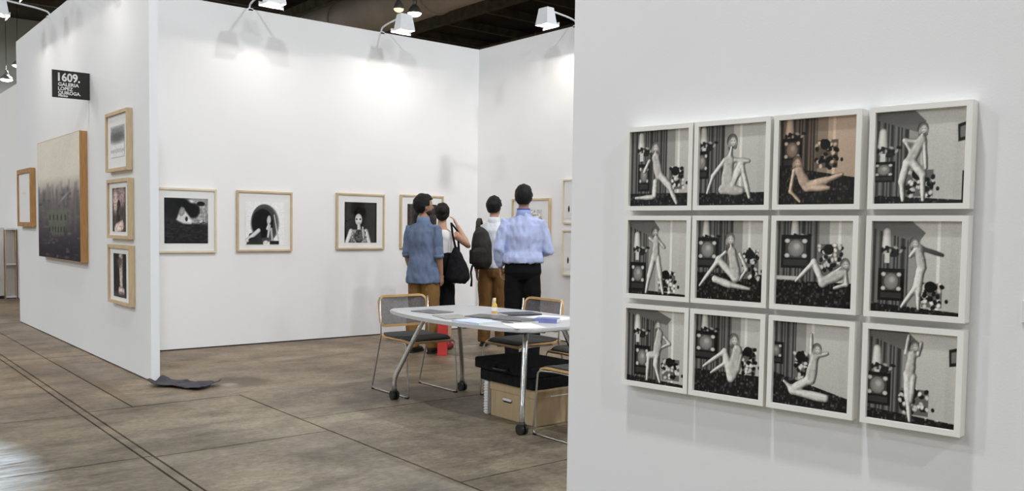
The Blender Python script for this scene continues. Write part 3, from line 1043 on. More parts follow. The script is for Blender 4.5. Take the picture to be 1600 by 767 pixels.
# ------------------------------------------------------------------ chairs
def make_chair(loc, rz, label):
    t = empty('sled_chair', loc, rz, label, 'chair', 'chairs around the meeting table')
    hw = .235
    for s in (-1, 1):
        x = s * hw
        bm = nb()
        path = arc_path([(x, -.165, .775), (x * 1.0, -.14, .47), (x, -.285, .007), (x, .285, .007), (x, .245, .43), (x * .90, .10, .435), (x * .9, -.10, .432)], .035, 5)
        tube(bm, path, .0068, 8)
        obj('side_frame', bm, m_wire, t, True)
        for y in (-.26, .26):
            bm = nb()
            box(bm, x - .012, y - .016, 0, x + .012, y + .016, .012, .003)
            obj('glide', bm, m_black, t)
    for y in (.10, -.10):
        bm = nb()
        tube(bm, [(-hw * .9, y, .4335), (hw * .9, y, .4335)], .006, 8)
        obj('crossbar', bm, m_wire, t, True)
    # moulded plywood seat: curved front and slightly dished
    def shell(zoff, th, w, y0, y1, nx=10, ny=12):
        bm = nb()
        g = []
        for j in range(ny + 1):
            v = j / ny
            y = y0 + (y1 - y0) * v
            row = []
            for i in range(nx + 1):
                u = -1 + 2 * i / nx
                e = 1 - .10 * max(0, abs(2 * v - 1) - .72) / .28
                z = .447 + zoff - .012 * (1 - u * u) * math.sin(PI * v) - .022 * max(0, (v - .78) / .22) ** 2 + .012 * max(0, (.2 - v) / .2) ** 2
                row.append((u * w / 2 * e, y, z))
            g.append(row)
        top = [[bm.verts.new((x, y, z + th)) for x, y, z in r] for r in g]
        bt = [[bm.verts.new(p) for p in r] for r in g]
        for j in range(ny):
            for i in range(nx):
                bm.faces.new((top[j][i], top[j][i + 1], top[j + 1][i + 1], top[j + 1][i]))
                bm.faces.new((bt[j][i], bt[j + 1][i], bt[j + 1][i + 1], bt[j][i + 1]))
        for j in range(ny):
            bm.faces.new((top[j][0], top[j + 1][0], bt[j + 1][0], bt[j][0]))
            bm.faces.new((top[j][nx], bt[j][nx], bt[j + 1][nx], top[j + 1][nx]))
        for i in range(nx):
            bm.faces.new((top[0][i], bt[0][i], bt[0][i + 1], top[0][i + 1]))
            bm.faces.new((top[ny][i], top[ny][i + 1], bt[ny][i + 1], bt[ny][i]))
        return bm
    obj('seat', shell(0, .013, .465, -.19, .26), m_ply, t)
    obj('seat_pad', shell(.0135, .009, .43, -.17, .243), m_seat, t, True)
    # back: plywood rim around a mesh panel, gently curved in plan
    def bp(u, v):
        x = u * .232
        z = .535 + v * .245
        y = -.150 - .040 * v - .035 * (1 - u * u)
        return x, y, z
    rim = rounded(2, 1, .22, 6, 0, .5)
    pts = [bp(max(-1, min(1, x)), y) for x, y in rim]
    bm = nb()
    ro, n = [], len(pts)
    for i in range(n):
        p, q, r_ = Vector(pts[i]), Vector(pts[i - 1]), Vector(pts[(i + 1) % n])
        tt = (r_ - q).normalized()
        nn = Vector((0, 1, 0))
        sd = tt.cross(nn).normalized()
        ro.append([bm.verts.new(p + sd * a + nn * b) for a, b in ((.009, .008), (-.009, .008), (-.009, -.008), (.009, -.008))])
    for i in range(n):
        a, b = ro[i], ro[(i + 1) % n]
        for k in range(4):
            bm.faces.new((a[k], a[(k + 1) % 4], b[(k + 1) % 4], b[k]))
    obj('back_rim', bm, m_ply, t)
    bm = nb()
    nx, nz = 12, 6
    gr = [[bm.verts.new(Vector(bp((-1 + 2 * i / nx) * .965 * (1 - .05 * (abs(2 * j / nz - 1) > .9)), .03 + .94 * j / nz))) for i in range(nx + 1)] for j in range(nz + 1)]
    for j in range(nz):
        for i in range(nx):
            bm.faces.new((gr[j][i], gr[j][i + 1], gr[j + 1][i + 1], gr[j + 1][i]))
    obj('back_mesh', bm, m_mesh, t, True)
    return t


make_chair((3.935, 6.055, 0), PI, 'chair with grey mesh back at the far end of the table, left')
make_chair((4.545, 5.345, 0), PI / 2, 'chair tucked under the far long side, in front of black trousers')
make_chair((4.62, 4.665, 0), PI / 2, 'chair mostly hidden behind the foreground wall, on table far side')
make_chair((3.965, 4.015, 0), 0, 'nearest chair, only its seat front and sled leg beside the foreground wall')

# ------------------------------------------------------------------ boxes below the table
bx = empty('cardboard_box', (4.10, 4.69, 0), 0, 'brown cardboard archive box with a hand hole under the table', 'box')
bm = nb()
box(bm, -.225, -.25, 0, .225, .25, .235, .004)
obj('body', bm, m_kraft, bx)
bm = nb()
box(bm, -.231, -.256, .190, .231, .256, .250, .003)
obj('lid', bm, m_kraft, bx)
bm = nb()
prism(bm, rounded(.10, .032, .015), 0, .002)
hh = obj('hand_hole', bm, m_black, bx)
hh.rotation_euler = (0, -PI / 2, 0)
hh.rotation_euler = (PI / 2, 0, -PI / 2)
hh.location = (-.2262, .06, .135)
bm = nb()
prism(bm, rounded(.095, .018, .008), 0, .006)
fp = obj('label_holder', bm, mat('pale_plastic', (.8, .78, .72), .4, nscale=9, namp=.02), bx)
fp.rotation_euler = (PI / 2, 0, -PI / 2)
fp.location = (-.2285, .055, .141)
bm = nb()
box(bm, -.10, -.258, .196, .16, -.2565, .204)
obj('paper_strip', bm, m_paper, bx)

bc = empty('black_portfolio_case', (4.08, 4.745, .252), 0, 'black flat fabric case lying on the cardboard box', 'case')
bm = nb()
box(bm, -.235, -.30, 0, .20, .29, .085, .012)
obj('lower_shell', bm, m_blackfab, bc)
bm = nb()
box(bm, -.262, -.31, .086, .21, .325, .165, .014)
obj('upper_shell', bm, m_blackfab, bc)
bm = nb()
tube(bm, arc_path([(-.262, -.08, .12), (-.30, -.08, .115), (-.30, .06, .115), (-.262, .06, .12)], .03), .008, 8)
obj('handle', bm, m_black, bc, True)
# spiral-bound white pad beside the box
sp = empty('spiral_pad', (3.868, 5.02, 0), 0, 'white spiral-bound pad standing against the back of cardboard box', 'notepad')
bm = nb()
box(bm, -.008, -.06, .004, .30, -.02, .245, .001)
obj('pages', bm, m_paper, sp)
for k in range(11):
    bm = nb()
    tube(bm, [(-.010 + .010 * math.cos(2 * PI * j / 8), -.04 + .020 * math.sin(2 * PI * j / 8), .02 + k * .020) for j in range(9)], .0025, 6)
    obj('ring', bm, m_paper, sp)

# ------------------------------------------------------------------ things on the table
def booklet(loc, rz, w, l, th, mcover, label, name='booklet', cat='booklet', pages=True):
    t = empty(name, loc, R(rz), label, cat, 'printed matter on the table')
    if pages:
        bm = nb()
        box(bm, -w / 2 + .003, -l / 2 + .002, .0012, w / 2 - .002, l / 2 - .002, th - .0012)
        obj('pages', bm, m_paper, t)
    bm = nb()
    box(bm, -w / 2, -l / 2, th - .0013 if pages else 0, w / 2, l / 2, th)
    obj('front_cover', bm, mcover, t)
    if pages:
        bm = nb()
        box(bm, -w / 2, -l / 2, 0, w / 2, l / 2, .0012)
        obj('back_cover', bm, mcover, t)
        bm = nb()
        box(bm, -w / 2 - .0006, -l / 2, 0, -w / 2 + .0008, l / 2, th)
        obj('spine', bm, mcover, t)
    return t


def cover(name, c): return mat(name, c, .35, nscale=14, namp=.5)


mg1, mg2, mg3 = cover('grey_cover', (.13, .125, .12)), cover('charcoal_cover', (.055, .055, .06)), cover('mid_grey_cover', (.30, .29, .28))
mbl = mat('blue_cover', (.19, .22, .48), .4, nscale=9, namp=.25)
mlb = mat('pale_blue_paper', (.55, .63, .75), .5, nscale=9, namp=.1)
Z0 = TZ + .0005
booklet((3.755, 5.53, Z0), 8, .20, .27, .005, mg1, 'flat dark grey booklet lying alone near the far table end')
booklet((3.66, 5.13, Z0), -14, .21, .29, .004, mg3, 'mid-grey magazine on the near edge of table')
booklet((3.60, 4.76, Z0), 4, .21, .28, .012, mlb, 'pale blue edged book at the near edge of table')
booklet((3.88, 4.98, Z0), 20, .21, .29, .010, mg1, 'dark grey magazine in the middle of the table')
booklet((3.86, 4.66, Z0), -8, .21, .29, .012, mg3, 'mid-grey magazine at the middle of near half')
booklet((3.87, 4.67, Z0 + .0125), 12, .20, .27, .006, mg1, 'dark booklet lying on top of the mid-grey magazine')
booklet((4.20, 5.02, Z0), 75, .20, .28, .012, mg2, 'black folder near the golden bottle')
booklet((4.20, 4.66, Z0), 15, .21, .30, .010, m_paper, 'stack of white sheets at the right end of table', 'paper_stack', 'paper', False)
booklet((3.72, 4.40, Z0), -20, .21, .29, .004, m_paper, 'single white sheet at the rounded near corner of table', 'paper_sheet', 'paper', False)
booklet((4.02, 4.50, Z0), 35, .11, .16, .030, mbl, 'blue pocket book beside the white sheets', 'pocket_book')
bt = empty('golden_bottle', (4.11, 5.21, Z0), 0, 'small golden bottle standing on the table before black trousers', 'bottle')
m_gold = mat('amber_gold', (.72, .45, .10), .25, nscale=9, namp=.2)
bm = nb()
lathe(bm, [(.001, 0), (.021, 0), (.022, .004), (.022, .055), (.019, .066), (.010, .080), (.009, .092), (.001, .092)], 20)
obj('flask', bm, m_gold, bt, True)
bm = nb()
lathe(bm, [(.0105, .090), (.0105, .112), (.008, .116), (.001, .116)], 16)
obj('cap', bm, mat('pale_gold', (.85, .70, .38), .3, nscale=9, namp=.05), bt, True)
bm = nb()
lathe(bm, [(.0224, .018), (.0224, .046)], 20)
obj('paper_label', bm, m_paper, bt, True)

# ------------------------------------------------------------------ dark cloth on the floor
cl_me = bpy.data.meshes.new('floor_cloth')
A_, B_, C_, D_ = Vector((2.215, 7.50, 0)), Vector((2.40, 7.635, 0)), Vector((2.74, 7.20, 0)), Vector((2.50, 7.03, 0))
bm = nb()
nu, nv = 36, 14
gr = []
for j in range(nv + 1):
    row = []
    for i in range(nu + 1):
        u, v = i / nu, j / nv
        p = (A_ * (1 - u) + D_ * u) * (1 - v) + (B_ * (1 - u) + C_ * u) * v
        z = .010 + .022 * abs(mnoise.noise((p.x * 7, p.y * 4, 1.3))) + .016 * abs(mnoise.noise((p.x * 16, p.y * 9, 4.1)))
        z += .035 * max(0, 1 - u / .14) * (.5 + .5 * math.sin(v * 7 + 1)) + .028 * max(0, (u - .88) / .12) * v
        p += Vector((.02 * mnoise.noise((p.x * 9, p.y * 9, 0)), .02 * mnoise.noise((p.x * 9, p.y * 9, 5)), z))
        row.append(bm.verts.new(p))
    gr.append(row)
for j in range(nv):
    for i in range(nu):
        bm.faces.new((gr[j][i], gr[j][i + 1], gr[j + 1][i + 1], gr[j + 1][i]))
clo = tag(obj('floor_cloth', bm, mat('charcoal_cloth', (.055, .05, .058), .9, nscale=14, namp=.3, bump=.4, bscale=60), None, True),
          'crumpled dark grey cloth on the floor at the partition corner', 'cloth')
sm = clo.modifiers.new('thickness', 'SOLIDIFY')
sm.thickness = .006
sm.offset = -1


# ------------------------------------------------------------------ people
def remeshed(bm, voxel, smooth=4, wrinkle=0.0, seed=0, zrange=None):
    me = bpy.data.meshes.new('tmp')
    bmesh.ops.recalc_face_normals(bm, faces=bm.faces[:])
    bm.to_mesh(me)
    bm.free()
    o = bpy.data.objects.new('tmp', me)
    COL.objects.link(o)
    md = o.modifiers.new('r', 'REMESH')
    md.mode = 'VOXEL'
    md.voxel_size = voxel
    md.use_smooth_shade = True
    if smooth:
        s2 = o.modifiers.new('s', 'SMOOTH')
        s2.factor = .5
        s2.iterations = smooth
    dg = bpy.context.evaluated_depsgraph_get()
    out = bpy.data.meshes.new_from_object(o.evaluated_get(dg))
    bpy.data.objects.remove(o)
    if wrinkle:
        n = len(out.vertices)
        co = np.zeros(n * 3); no = np.zeros(n * 3)
        out.vertices.foreach_get('co', co)
        out.vertices.foreach_get('normal', no)
        co = co.reshape(-1, 3); no = no.reshape(-1, 3)
        d = np.array([mnoise.noise((p[0] * 17 + seed, p[1] * 17, p[2] * 6.5)) + .5 * mnoise.noise((p[0] * 34 + seed, p[1] * 34, p[2] * 15)) for p in co])
        co += no * (d * wrinkle)[:, None]
        out.vertices.foreach_set('co', co.ravel())
        out.update()
    out.materials.clear()
    return out


def hand(bm, wrist, dirv, side, palm):
    """palm with four unequal bent fingers and a thumb; side: thumb side, palm: palm normal"""
    w = Vector(wrist); d = Vector(dirv).normalized(); pn = Vector(palm); pn = (pn - d * pn.dot(d)).normalized()
    sd = d.cross(pn).normalized()
    if sd.dot(Vector(side)) < 0: sd = -sd
    tube(bm, [w - d * .02, w + d * .03, w + d * .075, w + d * .092], [(.026, .020), (.036, .016), (.040, .015), (.036, .012)], 10, ref=sd)
    for k, L in enumerate((.068, .078, .073, .057)):
        o = sd * (.030 - .020 * k)
        p0 = w + d * .080 + o
        p1 = p0 + d * L * .48 + pn * .006
        p2 = p1 + (d * .8 + pn * .6).normalized() * L * .30
        p3 = p2 + (d * .55 + pn * .85).normalized() * L * .24
        tube(bm, [p0, p1, p2, p3], [.0098, .0090, .0083, .0066], 8)
    p0 = w + d * .025 + sd * .028
    p1 = p0 + (sd * .75 + d * .65 + pn * .25).normalized() * .040
    p2 = p1 + (sd * .2 + d * .9 + pn * .4).normalized() * .032
    tube(bm, [p0, p1, p2], [.0135, .011, .008], 8)


m_iris = mat('dark_eye', (.02, .015, .012), .2, nscale=9, namp=.1)


def person(loc, heading, H, label, look=0.0, nod=0.0, skin=(.50, .29, .19), hair=(.012, .010, .010), arms=None, legs=None,
           top=None, bottom=None, shoes=(.02, .018, .016), hairstyle='short', extras=(), seed=1, girth=1.0):
    """local frame: faces +Y, +X is the person's right; canonical height 1.75 m"""
    t = empty('person', loc, -heading, label, 'person', 'visitors in the booth')
    t.scale = (H / 1.75,) * 3
    g = girth
    ms = mat('skin_%.2f_%.2f' % (skin[0], skin[1]), skin, .55, nscale=12, namp=.08)
    mh = mat('hair_%.3f' % hair[0], tuple(c * .7 for c in hair), .6, spec=.25, nscale=40, namp=.5, bump=.5, bscale=120)
    legs = legs or [(-.095, 0), (.095, 0)]
    hm = Matrix.Translation((0, 0, 1.50)) @ Matrix.Rotation(-look, 4, 'Z') @ Matrix.Rotation(nod, 4, 'X') @ Matrix.Translation((0, 0, -1.50))

    def xf(bm_, m):
        bmesh.ops.transform(bm_, matrix=m, verts=bm_.verts[:])
        return bm_
    # body
    b = nb()
    hb = nb()
    ell(hb, (0, .005, 1.640), (.074, .094, .108), u=24, v=16)
    ell(hb, (0, .030, 1.575), (.054, .062, .055))
    ell(hb, (0, .055, 1.545), (.030, .035, .024))
    tube(hb, [(0, .085, 1.66), (0, .106, 1.62), (0, .098, 1.605)], [.010, .017, .012], 8)
    ell(hb, (0, .088, 1.572), (.024, .014, .012))
    for s in (-1, 1):
        ell(hb, (s * .077, -.005, 1.622), (.011, .020, .033))
    xf(hb, hm)
    tmp = bpy.data.meshes.new('h'); hb.to_mesh(tmp); hb.free(); b.from_mesh(tmp); bpy.data.meshes.remove(tmp)
    tube(b, [(0, -.012, 1.40), (0, -.010, 1.47), (0, .0, 1.53), (0, .005, 1.60)], [(.085, .065), (.058, .058), (.053, .055), (.05, .055)], 16)
    tube(b, [(0, 0, .86), (0, 0, .95), (0, .005, 1.06), (0, .005, 1.25), (0, -.005, 1.38), (0, -.005, 1.445)],
         [(.145 * g, .095 * g), (.150 * g, .10 * g), (.128 * g, .088 * g), (.155 * g, .105 * g), (.150, .085), (.08, .06)], 20)
    for A in arms:
        sh, el, wr = Vector(A['s']), Vector(A['e']), Vector(A['w'])
        mid = sh.lerp(el, .5)
        fm = el.lerp(wr, .3)
        tube(b, [sh, mid, el, fm, wr], [.048, .044, .037, .039, .025], 12)
        hand(b, wr, A.get('d', wr - el), A.get('side', (0, 1, 0)), A.get('palm', (-1 if wr.x > 0 else 1, 0, 0)))
    for (ax, ay), (hx) in zip(legs, (-.085, .085)):
        tube(b, [(hx, 0, .90), (hx * 1.05, .01, .70), ((hx + ax) / 2, .015 + ay * .4, .48), (ax, ay - .01, .33), (ax, ay - .01, .09), (ax, ay, .06)],
             [(.080, .085), (.070, .075), (.050, .055), (.050, .055), (.034, .036), .034], 14)
        tube(b, [(ax, ay - .055, .045), (ax, ay + .03, .045), (ax, ay + .15, .030)], [(.032, .03), (.04, .032), (.035, .016)], 10)
    obj('body', remeshed(b, .0075, 2), ms, t, True)
    # eyes
    for s in (-1, 1):
        e = nb()
        ell(e, (s * .030, .092, 1.642), (.012, .006, .007))
        xf(e, hm)
        obj('eye', e, m_iris, t, True)
    # hair
    h = nb()
    ell(h, (0, -.008, 1.652), (.090, .108, .114), u=40, v=28)
    for v in list(h.verts):
        face = v.co.y > .030 and v.co.z < 1.695 - max(0, (v.co.y - .03)) * .0
        low = v.co.z < (1.558 if v.co.y < -.02 else 1.635)
        if face or low: h.verts.remove(v)
    for v in h.verts:
        k = mnoise.noise(v.co * 28 + Vector((seed, 0, 0))) * .008 + mnoise.noise(v.co * 70) * .004
        v.co += (v.co - Vector((0, 0, 1.64))).normalized() * k
        if hairstyle == 'full':
            v.co += (v.co - Vector((0, 0, 1.64))).normalized() * .012
    if hairstyle == 'bob':
        tube(h, [(0, -.055, 1.68), (0, -.080, 1.62), (0, -.075, 1.54), (0, -.06, 1.49)], [(.085, .055), (.088, .055), (.08, .045), (.05, .028)], 18)
    if hairstyle == 'bun':
        ell(h, (0, -.10, 1.66), (.055, .05, .055), u=18, v=12)
        ell(h, (0, -.06, 1.60), (.072, .055, .060), u=18, v=12)
    xf(h, hm)
    ho = obj('hair', h, mh, t, True)
    md = ho.modifiers.new('thickness', 'SOLIDIFY')
    md.thickness = .012
    md.offset = -1
    # trousers
    if bottom:
        mb = mat(bottom['name'], bottom['col'], .9, spec=.15, nscale=9, namp=.16, bump=.3, bscale=50)
        q = nb()
        wz = bottom.get('waist', 1.03)
        if bottom.get('skirt'):
            z1 = bottom['hem']
            tube(q, [(0, 0, wz), (0, 0, .93), (0, .005, z1 + .15), (0, .01, z1)], [(.174 * g, .134 * g), (.182 * g, .138 * g), (.190 * g, .145 * g), (.195 * g, .15 * g)], 28)
        else:
            tube(q, [(0, 0, wz), (0, 0, .97), (0, -.01, .88), (0, -.01, .81)], [(.148 * g, .108 * g), (.162 * g, .118 * g), (.168 * g, .125 * g), (.10 * g, .10)], 24)
            hem = bottom.get('hem', .05)
            lw = bottom.get('legw', 1.0)
            for (ax, ay), hx in zip(legs, (-.085, .085)):
                pts = [(hx, -.005, .90), (hx * 1.05, .01, .70), ((hx + ax) / 2, .015 + ay * .4, .48), (ax, ay - .012, .28), (ax, ay - .015, hem)]
                tube(q, pts, [(.090, .105), (.088 * lw, .098 * lw), (.072 * lw, .078 * lw), (.070 * lw, .078 * lw), (.066 * lw, .080 * lw)], 16)
        obj(bottom.get('part', 'trousers'), remeshed(q, .011, 3, .008, seed), mb, t, True)
    # shirt
    if top:
        mt = mat(top['name'], top['col'], .9, spec=.2, nscale=top.get('ns', 10), namp=.10, bump=.25, bscale=50)
        q = nb()
        hz = top.get('hem', .93)
        fl_ = top.get('flare', 1.0)
        tube(q, [(0, 0, hz), (0, -.002, hz + .05), (0, 0, 1.09), (0, 0, 1.25), (0, -.006, 1.36), (0, -.008, 1.42), (0, -.008, top.get('neck', 1.475))],
             [(.180 * g * fl_, .138 * g * fl_), (.182 * g * fl_, .140 * g * fl_), (.166 * g, .122 * g), (.180 * g, .130 * g), (.182 * g, .115), (.128, .088), (.062, .062)], 26)
        for A in arms:
            sh, el, wr = Vector(A['s']), Vector(A['e']), Vector(A['w'])
            L = top.get('sleeve', 1.0)
            if L <= 0: continue
            r0 = top.get('sr', .058)
            if L <= 1:
                tube(q, [sh + Vector((-.05 * (1 if sh.x > 0 else -1), 0, .005)), sh, sh.lerp(el, L * .5), sh.lerp(el, L)], [r0, r0 * 1.06, r0 * .98, r0 * .92], 14)
            else:
                k = L - 1
                tube(q, [sh + Vector((-.05 * (1 if sh.x > 0 else -1), 0, .005)), sh, sh.lerp(el, .5), el, el.lerp(wr, k * .5), el.lerp(wr, k)],
                     [r0, r0 * 1.06, r0 * .98, r0 * .92, r0 * .84, r0 * .70], 14)
        obj(top.get('part', 'shirt'), remeshed(q, .011, 3, top.get('wr', .009), seed + 3), mt, t, True)
        if top.get('collar'):
            q = nb()
            lathe(q, [(.076, 1.445), (.074, 1.470), (.066, 1.514), (.061, 1.515), (.056, 1.46)], 24, (0, -.008, 0))
            obj('collar', q, mat(top['name'] + '_collar', top['collar'], .8, nscale=9, namp=.1), t, True)
        if top.get('cuff'):
            for A in arms:
                sh, el, wr = Vector(A['s']), Vector(A['e']), Vector(A['w'])
                L = top['sleeve']
                p = sh.lerp(el, L) if L <= 1 else el.lerp(wr, L - 1)
                dd_ = ((el - sh) if L <= 1 else (wr - el)).normalized()
                q = nb()
                tube(q, [p - dd_ * .035, p + dd_ * .008], 0.0555 if L <= 1.2 else .048, 16)
                obj('rolled_cuff', q, mt, t, True)
    # shoes
    mshoe = mat('shoe_%.3f_%.3f' % (shoes[0], shoes[1]), shoes, .5, nscale=9, namp=.2)
    for (ax, ay), s in zip(legs, (-1, 1)):
        q = nb()
        tube(q, [(ax, ay - .085, .040), (ax, ay - .06, .048), (ax + s * .004, ay + .02, .048), (ax + s * .010, ay + .10, .036), (ax + s * .012, ay + .17, .030), (ax + s * .012, ay + .19, .028)],
             [(.026, .030), (.038, .046), (.044, .046), (.050, .034), (.042, .026), (.02, .016)], 14)
        tube(q, [(ax, ay - .03, .05), (ax, ay - .02, .10)], [(.042, .05), (.040, .044)], 14)
        q2 = nb()
        so = [(ax + s * .004 + px_ * 1.0, ay + py_) for px_, py_ in rounded(.092, .285, .04, 5, 0, .052)]
        prism(q2, so, 0, .022)
        sh_ = obj('shoe', remeshed(q, .008, 2), mshoe, t, True)
        obj('sole', q2, m_black, sh_)
    for f in extras: f(t, hm)
    return t


def beard(t, hm):
    b = nb()
    ell(b, (0, .034, 1.566), (.060, .064, .046), u=24, v=16)
    for v in list(b.verts):
        if v.co.z > 1.595 or v.co.y < -.005: b.verts.remove(v)
    bmesh.ops.transform(b, matrix=hm, verts=b.verts[:])
    o = obj('beard', b, mat('beard_black', (.016, .012, .010), .8, nscale=40, namp=.5), t, True)
    md = o.modifiers.new('thickness', 'SOLIDIFY')
    md.thickness = .006


def lanyard(t, hm):
    b = nb()
    lathe(b, [(.0670, 1.506), (.0685, 1.514), (.0650, 1.522), (.058, 1.520)], 24, (0, -.008, 0))
    obj('lanyard', b, mat('blue_ribbon', lin(52, 76, 160), .7, nscale=9, namp=.1), t, True)


def arm(sx, e, w, **k):
    return dict(s=(sx * .168, -.005, 1.375), e=e, w=w, **k)


# man in denim shirt, looking to the right
person((5.215, 7.86, 0), 1.12, 1.70, 'person in rolled-sleeve denim-blue shirt and khaki trousers, seen from behind, looking right',
       look=.65, skin=(.40, .22, .14), hair=(.010, .009, .009), hairstyle='full', seed=2, girth=1.02,
       arms=[arm(-1, (-.205, -.02, 1.115), (-.205, .07, .905), side=(0, 1, 0), palm=(1, 0, 0)),
             arm(1, (.210, -.03, 1.105), (.200, .045, .88), side=(0, 1, 0), palm=(-1, 0, 0))],
       legs=[(-.11, -.02), (.11, .03)],
       top=dict(name='denim_blue_cloth', col=lin(106, 120, 147), sleeve=1.12, hem=.785, flare=1.10, collar=lin(110, 132, 166), cuff=True, sr=.058, wr=.017),
       bottom=dict(name='khaki_twill', col=lin(128, 98, 58), hem=.06, legw=1.12), shoes=(.03, .025, .018), extras=[beard])

# woman raising a hand to her face
person((5.545, 7.99, 0), .75, 1.625, 'person with dark pinned-up hair and black dress, hand raised to face, behind denim shirt',
       look=-.1, nod=-.05, skin=(.58, .34, .23), hair=(.012, .009, .009), hairstyle='bun', seed=5, girth=.86,
       arms=[dict(s=(-.155, -.005, 1.385), e=(-.20, .05, 1.12), w=(-.13, .22, 1.02)),
             dict(s=(.155, -.005, 1.385), e=(.300, .14, 1.245), w=(.165, .15, 1.485), d=(-.45, .05, .85), side=(0, 1, 0), palm=(-1, 0, 0))],
       legs=[(-.08, .0), (.08, .03)],
       top=dict(name='white_top_cloth', col=(.80, .78, .76), sleeve=0, hem=.98, flare=.88, neck=1.44, part='white_top', wr=.005),
       bottom=dict(name='black_dress_cloth', col=(.010, .010, .012), waist=1.17, skirt=True, hem=.50, part='dress'), shoes=(.30, .02, .02))

# man with a backpack
person((6.20, 7.89, 0), .78, 1.72, 'person in white shirt and khaki trousers carrying a dark backpack on one shoulder',
       look=.30, skin=(.42, .24, .16), hair=(.010, .009, .009), seed=8, girth=.98,
       arms=[arm(-1, (-.215, -.0, 1.115), (-.21, .09, .88)), arm(1, (.215, .0, 1.115), (.20, .12, .90))],
       legs=[(-.10, .0), (.10, .02)],
       top=dict(name='white_shirt_cloth', col=(.72, .74, .80), sleeve=.75, hem=.92, neck=1.47, wr=.008, collar=(.72, .74, .80)),
       bottom=dict(name='khaki_twill_dark', col=lin(112, 82, 48), hem=.05, legw=1.08))

# man in pale blue shirt
person((5.75, 6.83, 0), .72, 1.80, 'person in pale blue long-sleeved shirt and black trousers, back turned, nearest the table',
       look=.12, nod=.02, skin=(.38, .21, .14), hair=(.010, .009, .010), seed=11, girth=1.12,
       arms=[arm(-1, (-.245, -.07, 1.12), (-.225, .03, .925), d=(.15, .12, -1), side=(0, 1, 0)),
             arm(1, (.255, -.01, 1.11), (.150, .22, 1.08), d=(-.6, .7, .15), side=(0, 0, 1), palm=(-.6, -.6, 0))],
       legs=[(-.10, .0), (.11, .02)],
       top=dict(name='pale_blue_cloth', col=lin(176, 186, 222), sleeve=1.88, hem=.985, flare=1.02, collar=lin(150, 164, 212), sr=.062, wr=.018),
       bottom=dict(name='black_trouser_cloth', col=(.006, .006, .007), hem=.05, legw=1.12), extras=[lanyard])

# visitor whose edge just shows at the left of the picture
pz = person((2.30, 17.15, 0), 1.9, 1.66, 'person in white top with brown hair, barely showing at the left picture edge',
       skin=(.50, .30, .2), hair=(.07, .035, .02), hairstyle='bob', seed=14,
       arms=[arm(-1, (-.23, -.02, 1.12), (-.22, .08, .90)), arm(1, (.23, -.02, 1.12), (.22, .08, .90))],
       top=dict(name='white_blouse_cloth', col=(.76, .75, .73), sleeve=1.0, hem=.92),
       bottom=dict(name='grey_trouser_cloth', col=(.2, .2, .2), hem=.05))
pz['group'] = 'distant visitor'


# ------------------------------------------------------------------ bags the people carry
def soft(bm, voxel=.012, sm=6, wr=.008, seed=0): return remeshed(bm, voxel, sm, wr, seed)


bp_ = empty('backpack', (6.20, 7.89, 0), -.78, 'dark olive-brown backpack hanging from the shoulder over white shirt', 'backpack')
m_pack = mat('olive_black_nylon', (.017, .015, .011), .8, nscale=12, namp=.4, bump=.3, bscale=40)
bm = nb()
tube(bm, [(-.11, -.225, .90), (-.11, -.235, .97), (-.11, -.235, 1.18), (-.125, -.215, 1.30), (-.145, -.19, 1.37)],
     [(.085, .05), (.122, .092), (.118, .088), (.088, .068), (.035, .03)], 20)
obj('pack_body', soft(bm), m_pack, bp_, True)
bm = nb()
tube(bm, [(-.125, -.315, .93), (-.125, -.325, .98), (-.125, -.325, 1.09), (-.125, -.31, 1.14)], [(.07, .02), (.09, .04), (.09, .04), (.06, .02)], 18)
obj('front_pocket', soft(bm, .010), m_pack, bp_, True)
bm = nb()
box(bm, -.245, -.27, .95, -.20, -.17, 1.12, .02)
obj('side_pocket', soft(bm, .010), m_pack, bp_, True)
bm = nb()
tube(bm, [(-.16, -.19, 1.34), (-.165, -.13, 1.43), (-.165, -.03, 1.468), (-.165, .07, 1.42), (-.18, .15, 1.27), (-.20, .12, 1.08), (-.21, -.14, .98)], [(.028, .008)] * 7, 10)
obj('shoulder_strap', bm, m_pack, bp_, True)
bm = nb()
tube(bm, [(-.21, -.25, .94), (-.225, -.27, .86), (-.215, -.26, .78), (-.22, -.26, .70)], [(.012, .003), (.012, .003), (.010, .003), (.014, .004)], 8)
obj('dangling_strap', bm, m_pack, bp_, True)

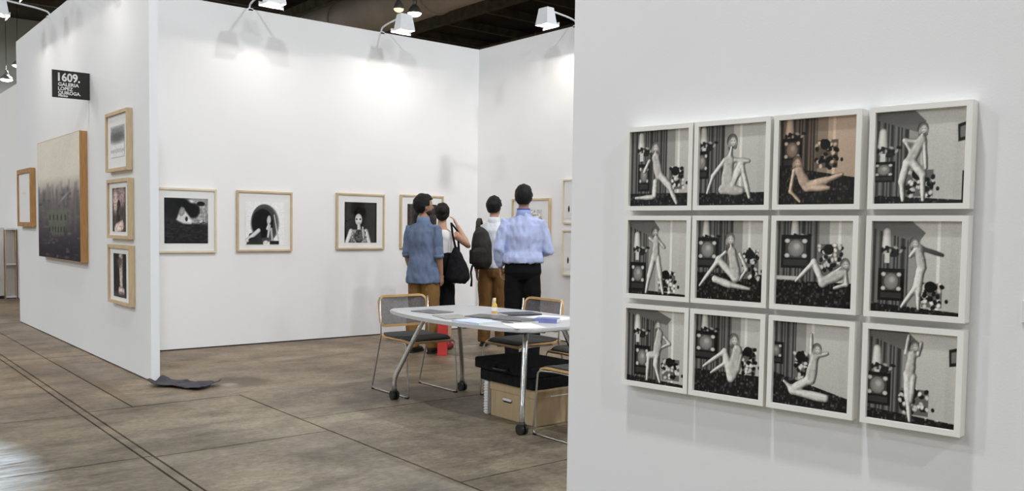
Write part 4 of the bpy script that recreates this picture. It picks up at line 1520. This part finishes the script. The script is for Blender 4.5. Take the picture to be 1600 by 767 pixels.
sb = empty('shoulder_bag', (5.545, 7.99, 0), -.75, 'large slouchy black shoulder bag beside the black dress', 'bag')
bm = nb()
tube(bm, [(.205, -.16, .76), (.21, -.17, .81), (.20, -.16, .90), (.182, -.14, 1.04), (.170, -.11, 1.15)],
     [(.09, .08), (.135, .10), (.120, .09), (.075, .06), (.03, .03)], 20, ref=(.9, .3, 0))
obj('bag_body', soft(bm, .012, 6, .012, 4), m_blackfab, sb, True)
for s in (-1, 1):
    bm = nb()
    tube(bm, [(.170, -.115 + s * .02, 1.13), (.132, -.098 + s * .012, 1.28), (.105, -.025 + s * .02, 1.412), (.165, .072 + s * .012, 1.32), (.192, -.0 + s * .02, 1.10)], [(.010, .006)] * 5, 8)
    obj('bag_strap', bm, m_blackfab, sb, True)
# red carrier bag at the feet behind the chair
rb = empty('red_bag', (5.285, 7.585, 0), -.7, 'upright red carrier bag between the khaki legs and chair seat', 'bag')
m_red = mat('red_paper', (.52, .035, .03), .6, nscale=6, namp=.15)
bm = nb()
for s, y in ((-1, -.045), (1, .045)):
    box(bm, -.05, y - .003, .002, .05, y + .003, .33)
for s in (-1, 1):
    box(bm, s * .047 - .003, -.045, .002, s * .047 + .003, .045, .33)
box(bm, -.05, -.045, 0, .05, .045, .006)
obj('bag_walls', bm, m_red, rb)
for y in (-.045, .045):
    bm = nb()
    tube(bm, arc_path([(-.025, y, .32), (-.025, y, .41), (.025, y, .41), (.025, y, .32)], .03), .004, 6)
    obj('bag_handle', bm, m_red, rb, True)

# ------------------------------------------------------------------ white furniture in the distant booth
cb = empty('white_cabinet', (2.40, 17.72, 0), 0, 'tall white cabinet at the left picture edge, in the distant booth', 'cabinet')
bm = nb()
box(bm, -.40, -.19, .05, .40, .19, 1.26, .006)
obj('carcass', bm, m_wall, cb)
bm = nb()
box(bm, -.39, -.17, 0, .39, .18, .05)
obj('toe_kick', bm, m_black, cb)
for s in (-1, 1):
    bm = nb()
    box(bm, s * .2 - .195, -.212, .06, s * .2 + .195, -.192, 1.25, .003)
    d_ = obj('door', bm, m_wall, cb)
    bm = nb()
    tube(bm, [(s * .03, -.222, .62), (s * .03, -.222, .74)], .006, 8)
    obj('handle', bm, m_wire, d_, True)
st = empty('white_shelf_unit', (2.895, 17.60, 0), 0, 'narrow white shelf unit between cabinet and distant partition', 'shelf')
bm = nb()
box(bm, -.09, -.01, 0, .09, .02, 1.24)
obj('back_panel', bm, m_wall, st)
for z in (.02, .60, 1.22):
    bm = nb()
    box(bm, -.09, -.14, z, .09, -.01, z + .03)
    obj('shelf', bm, m_wall, st)
for x in (-.085, .08):
    bm = nb()
    box(bm, x - .006, -.14, 0, x + .006, -.01, 1.22)
    obj('side_panel', bm, m_wood, st)
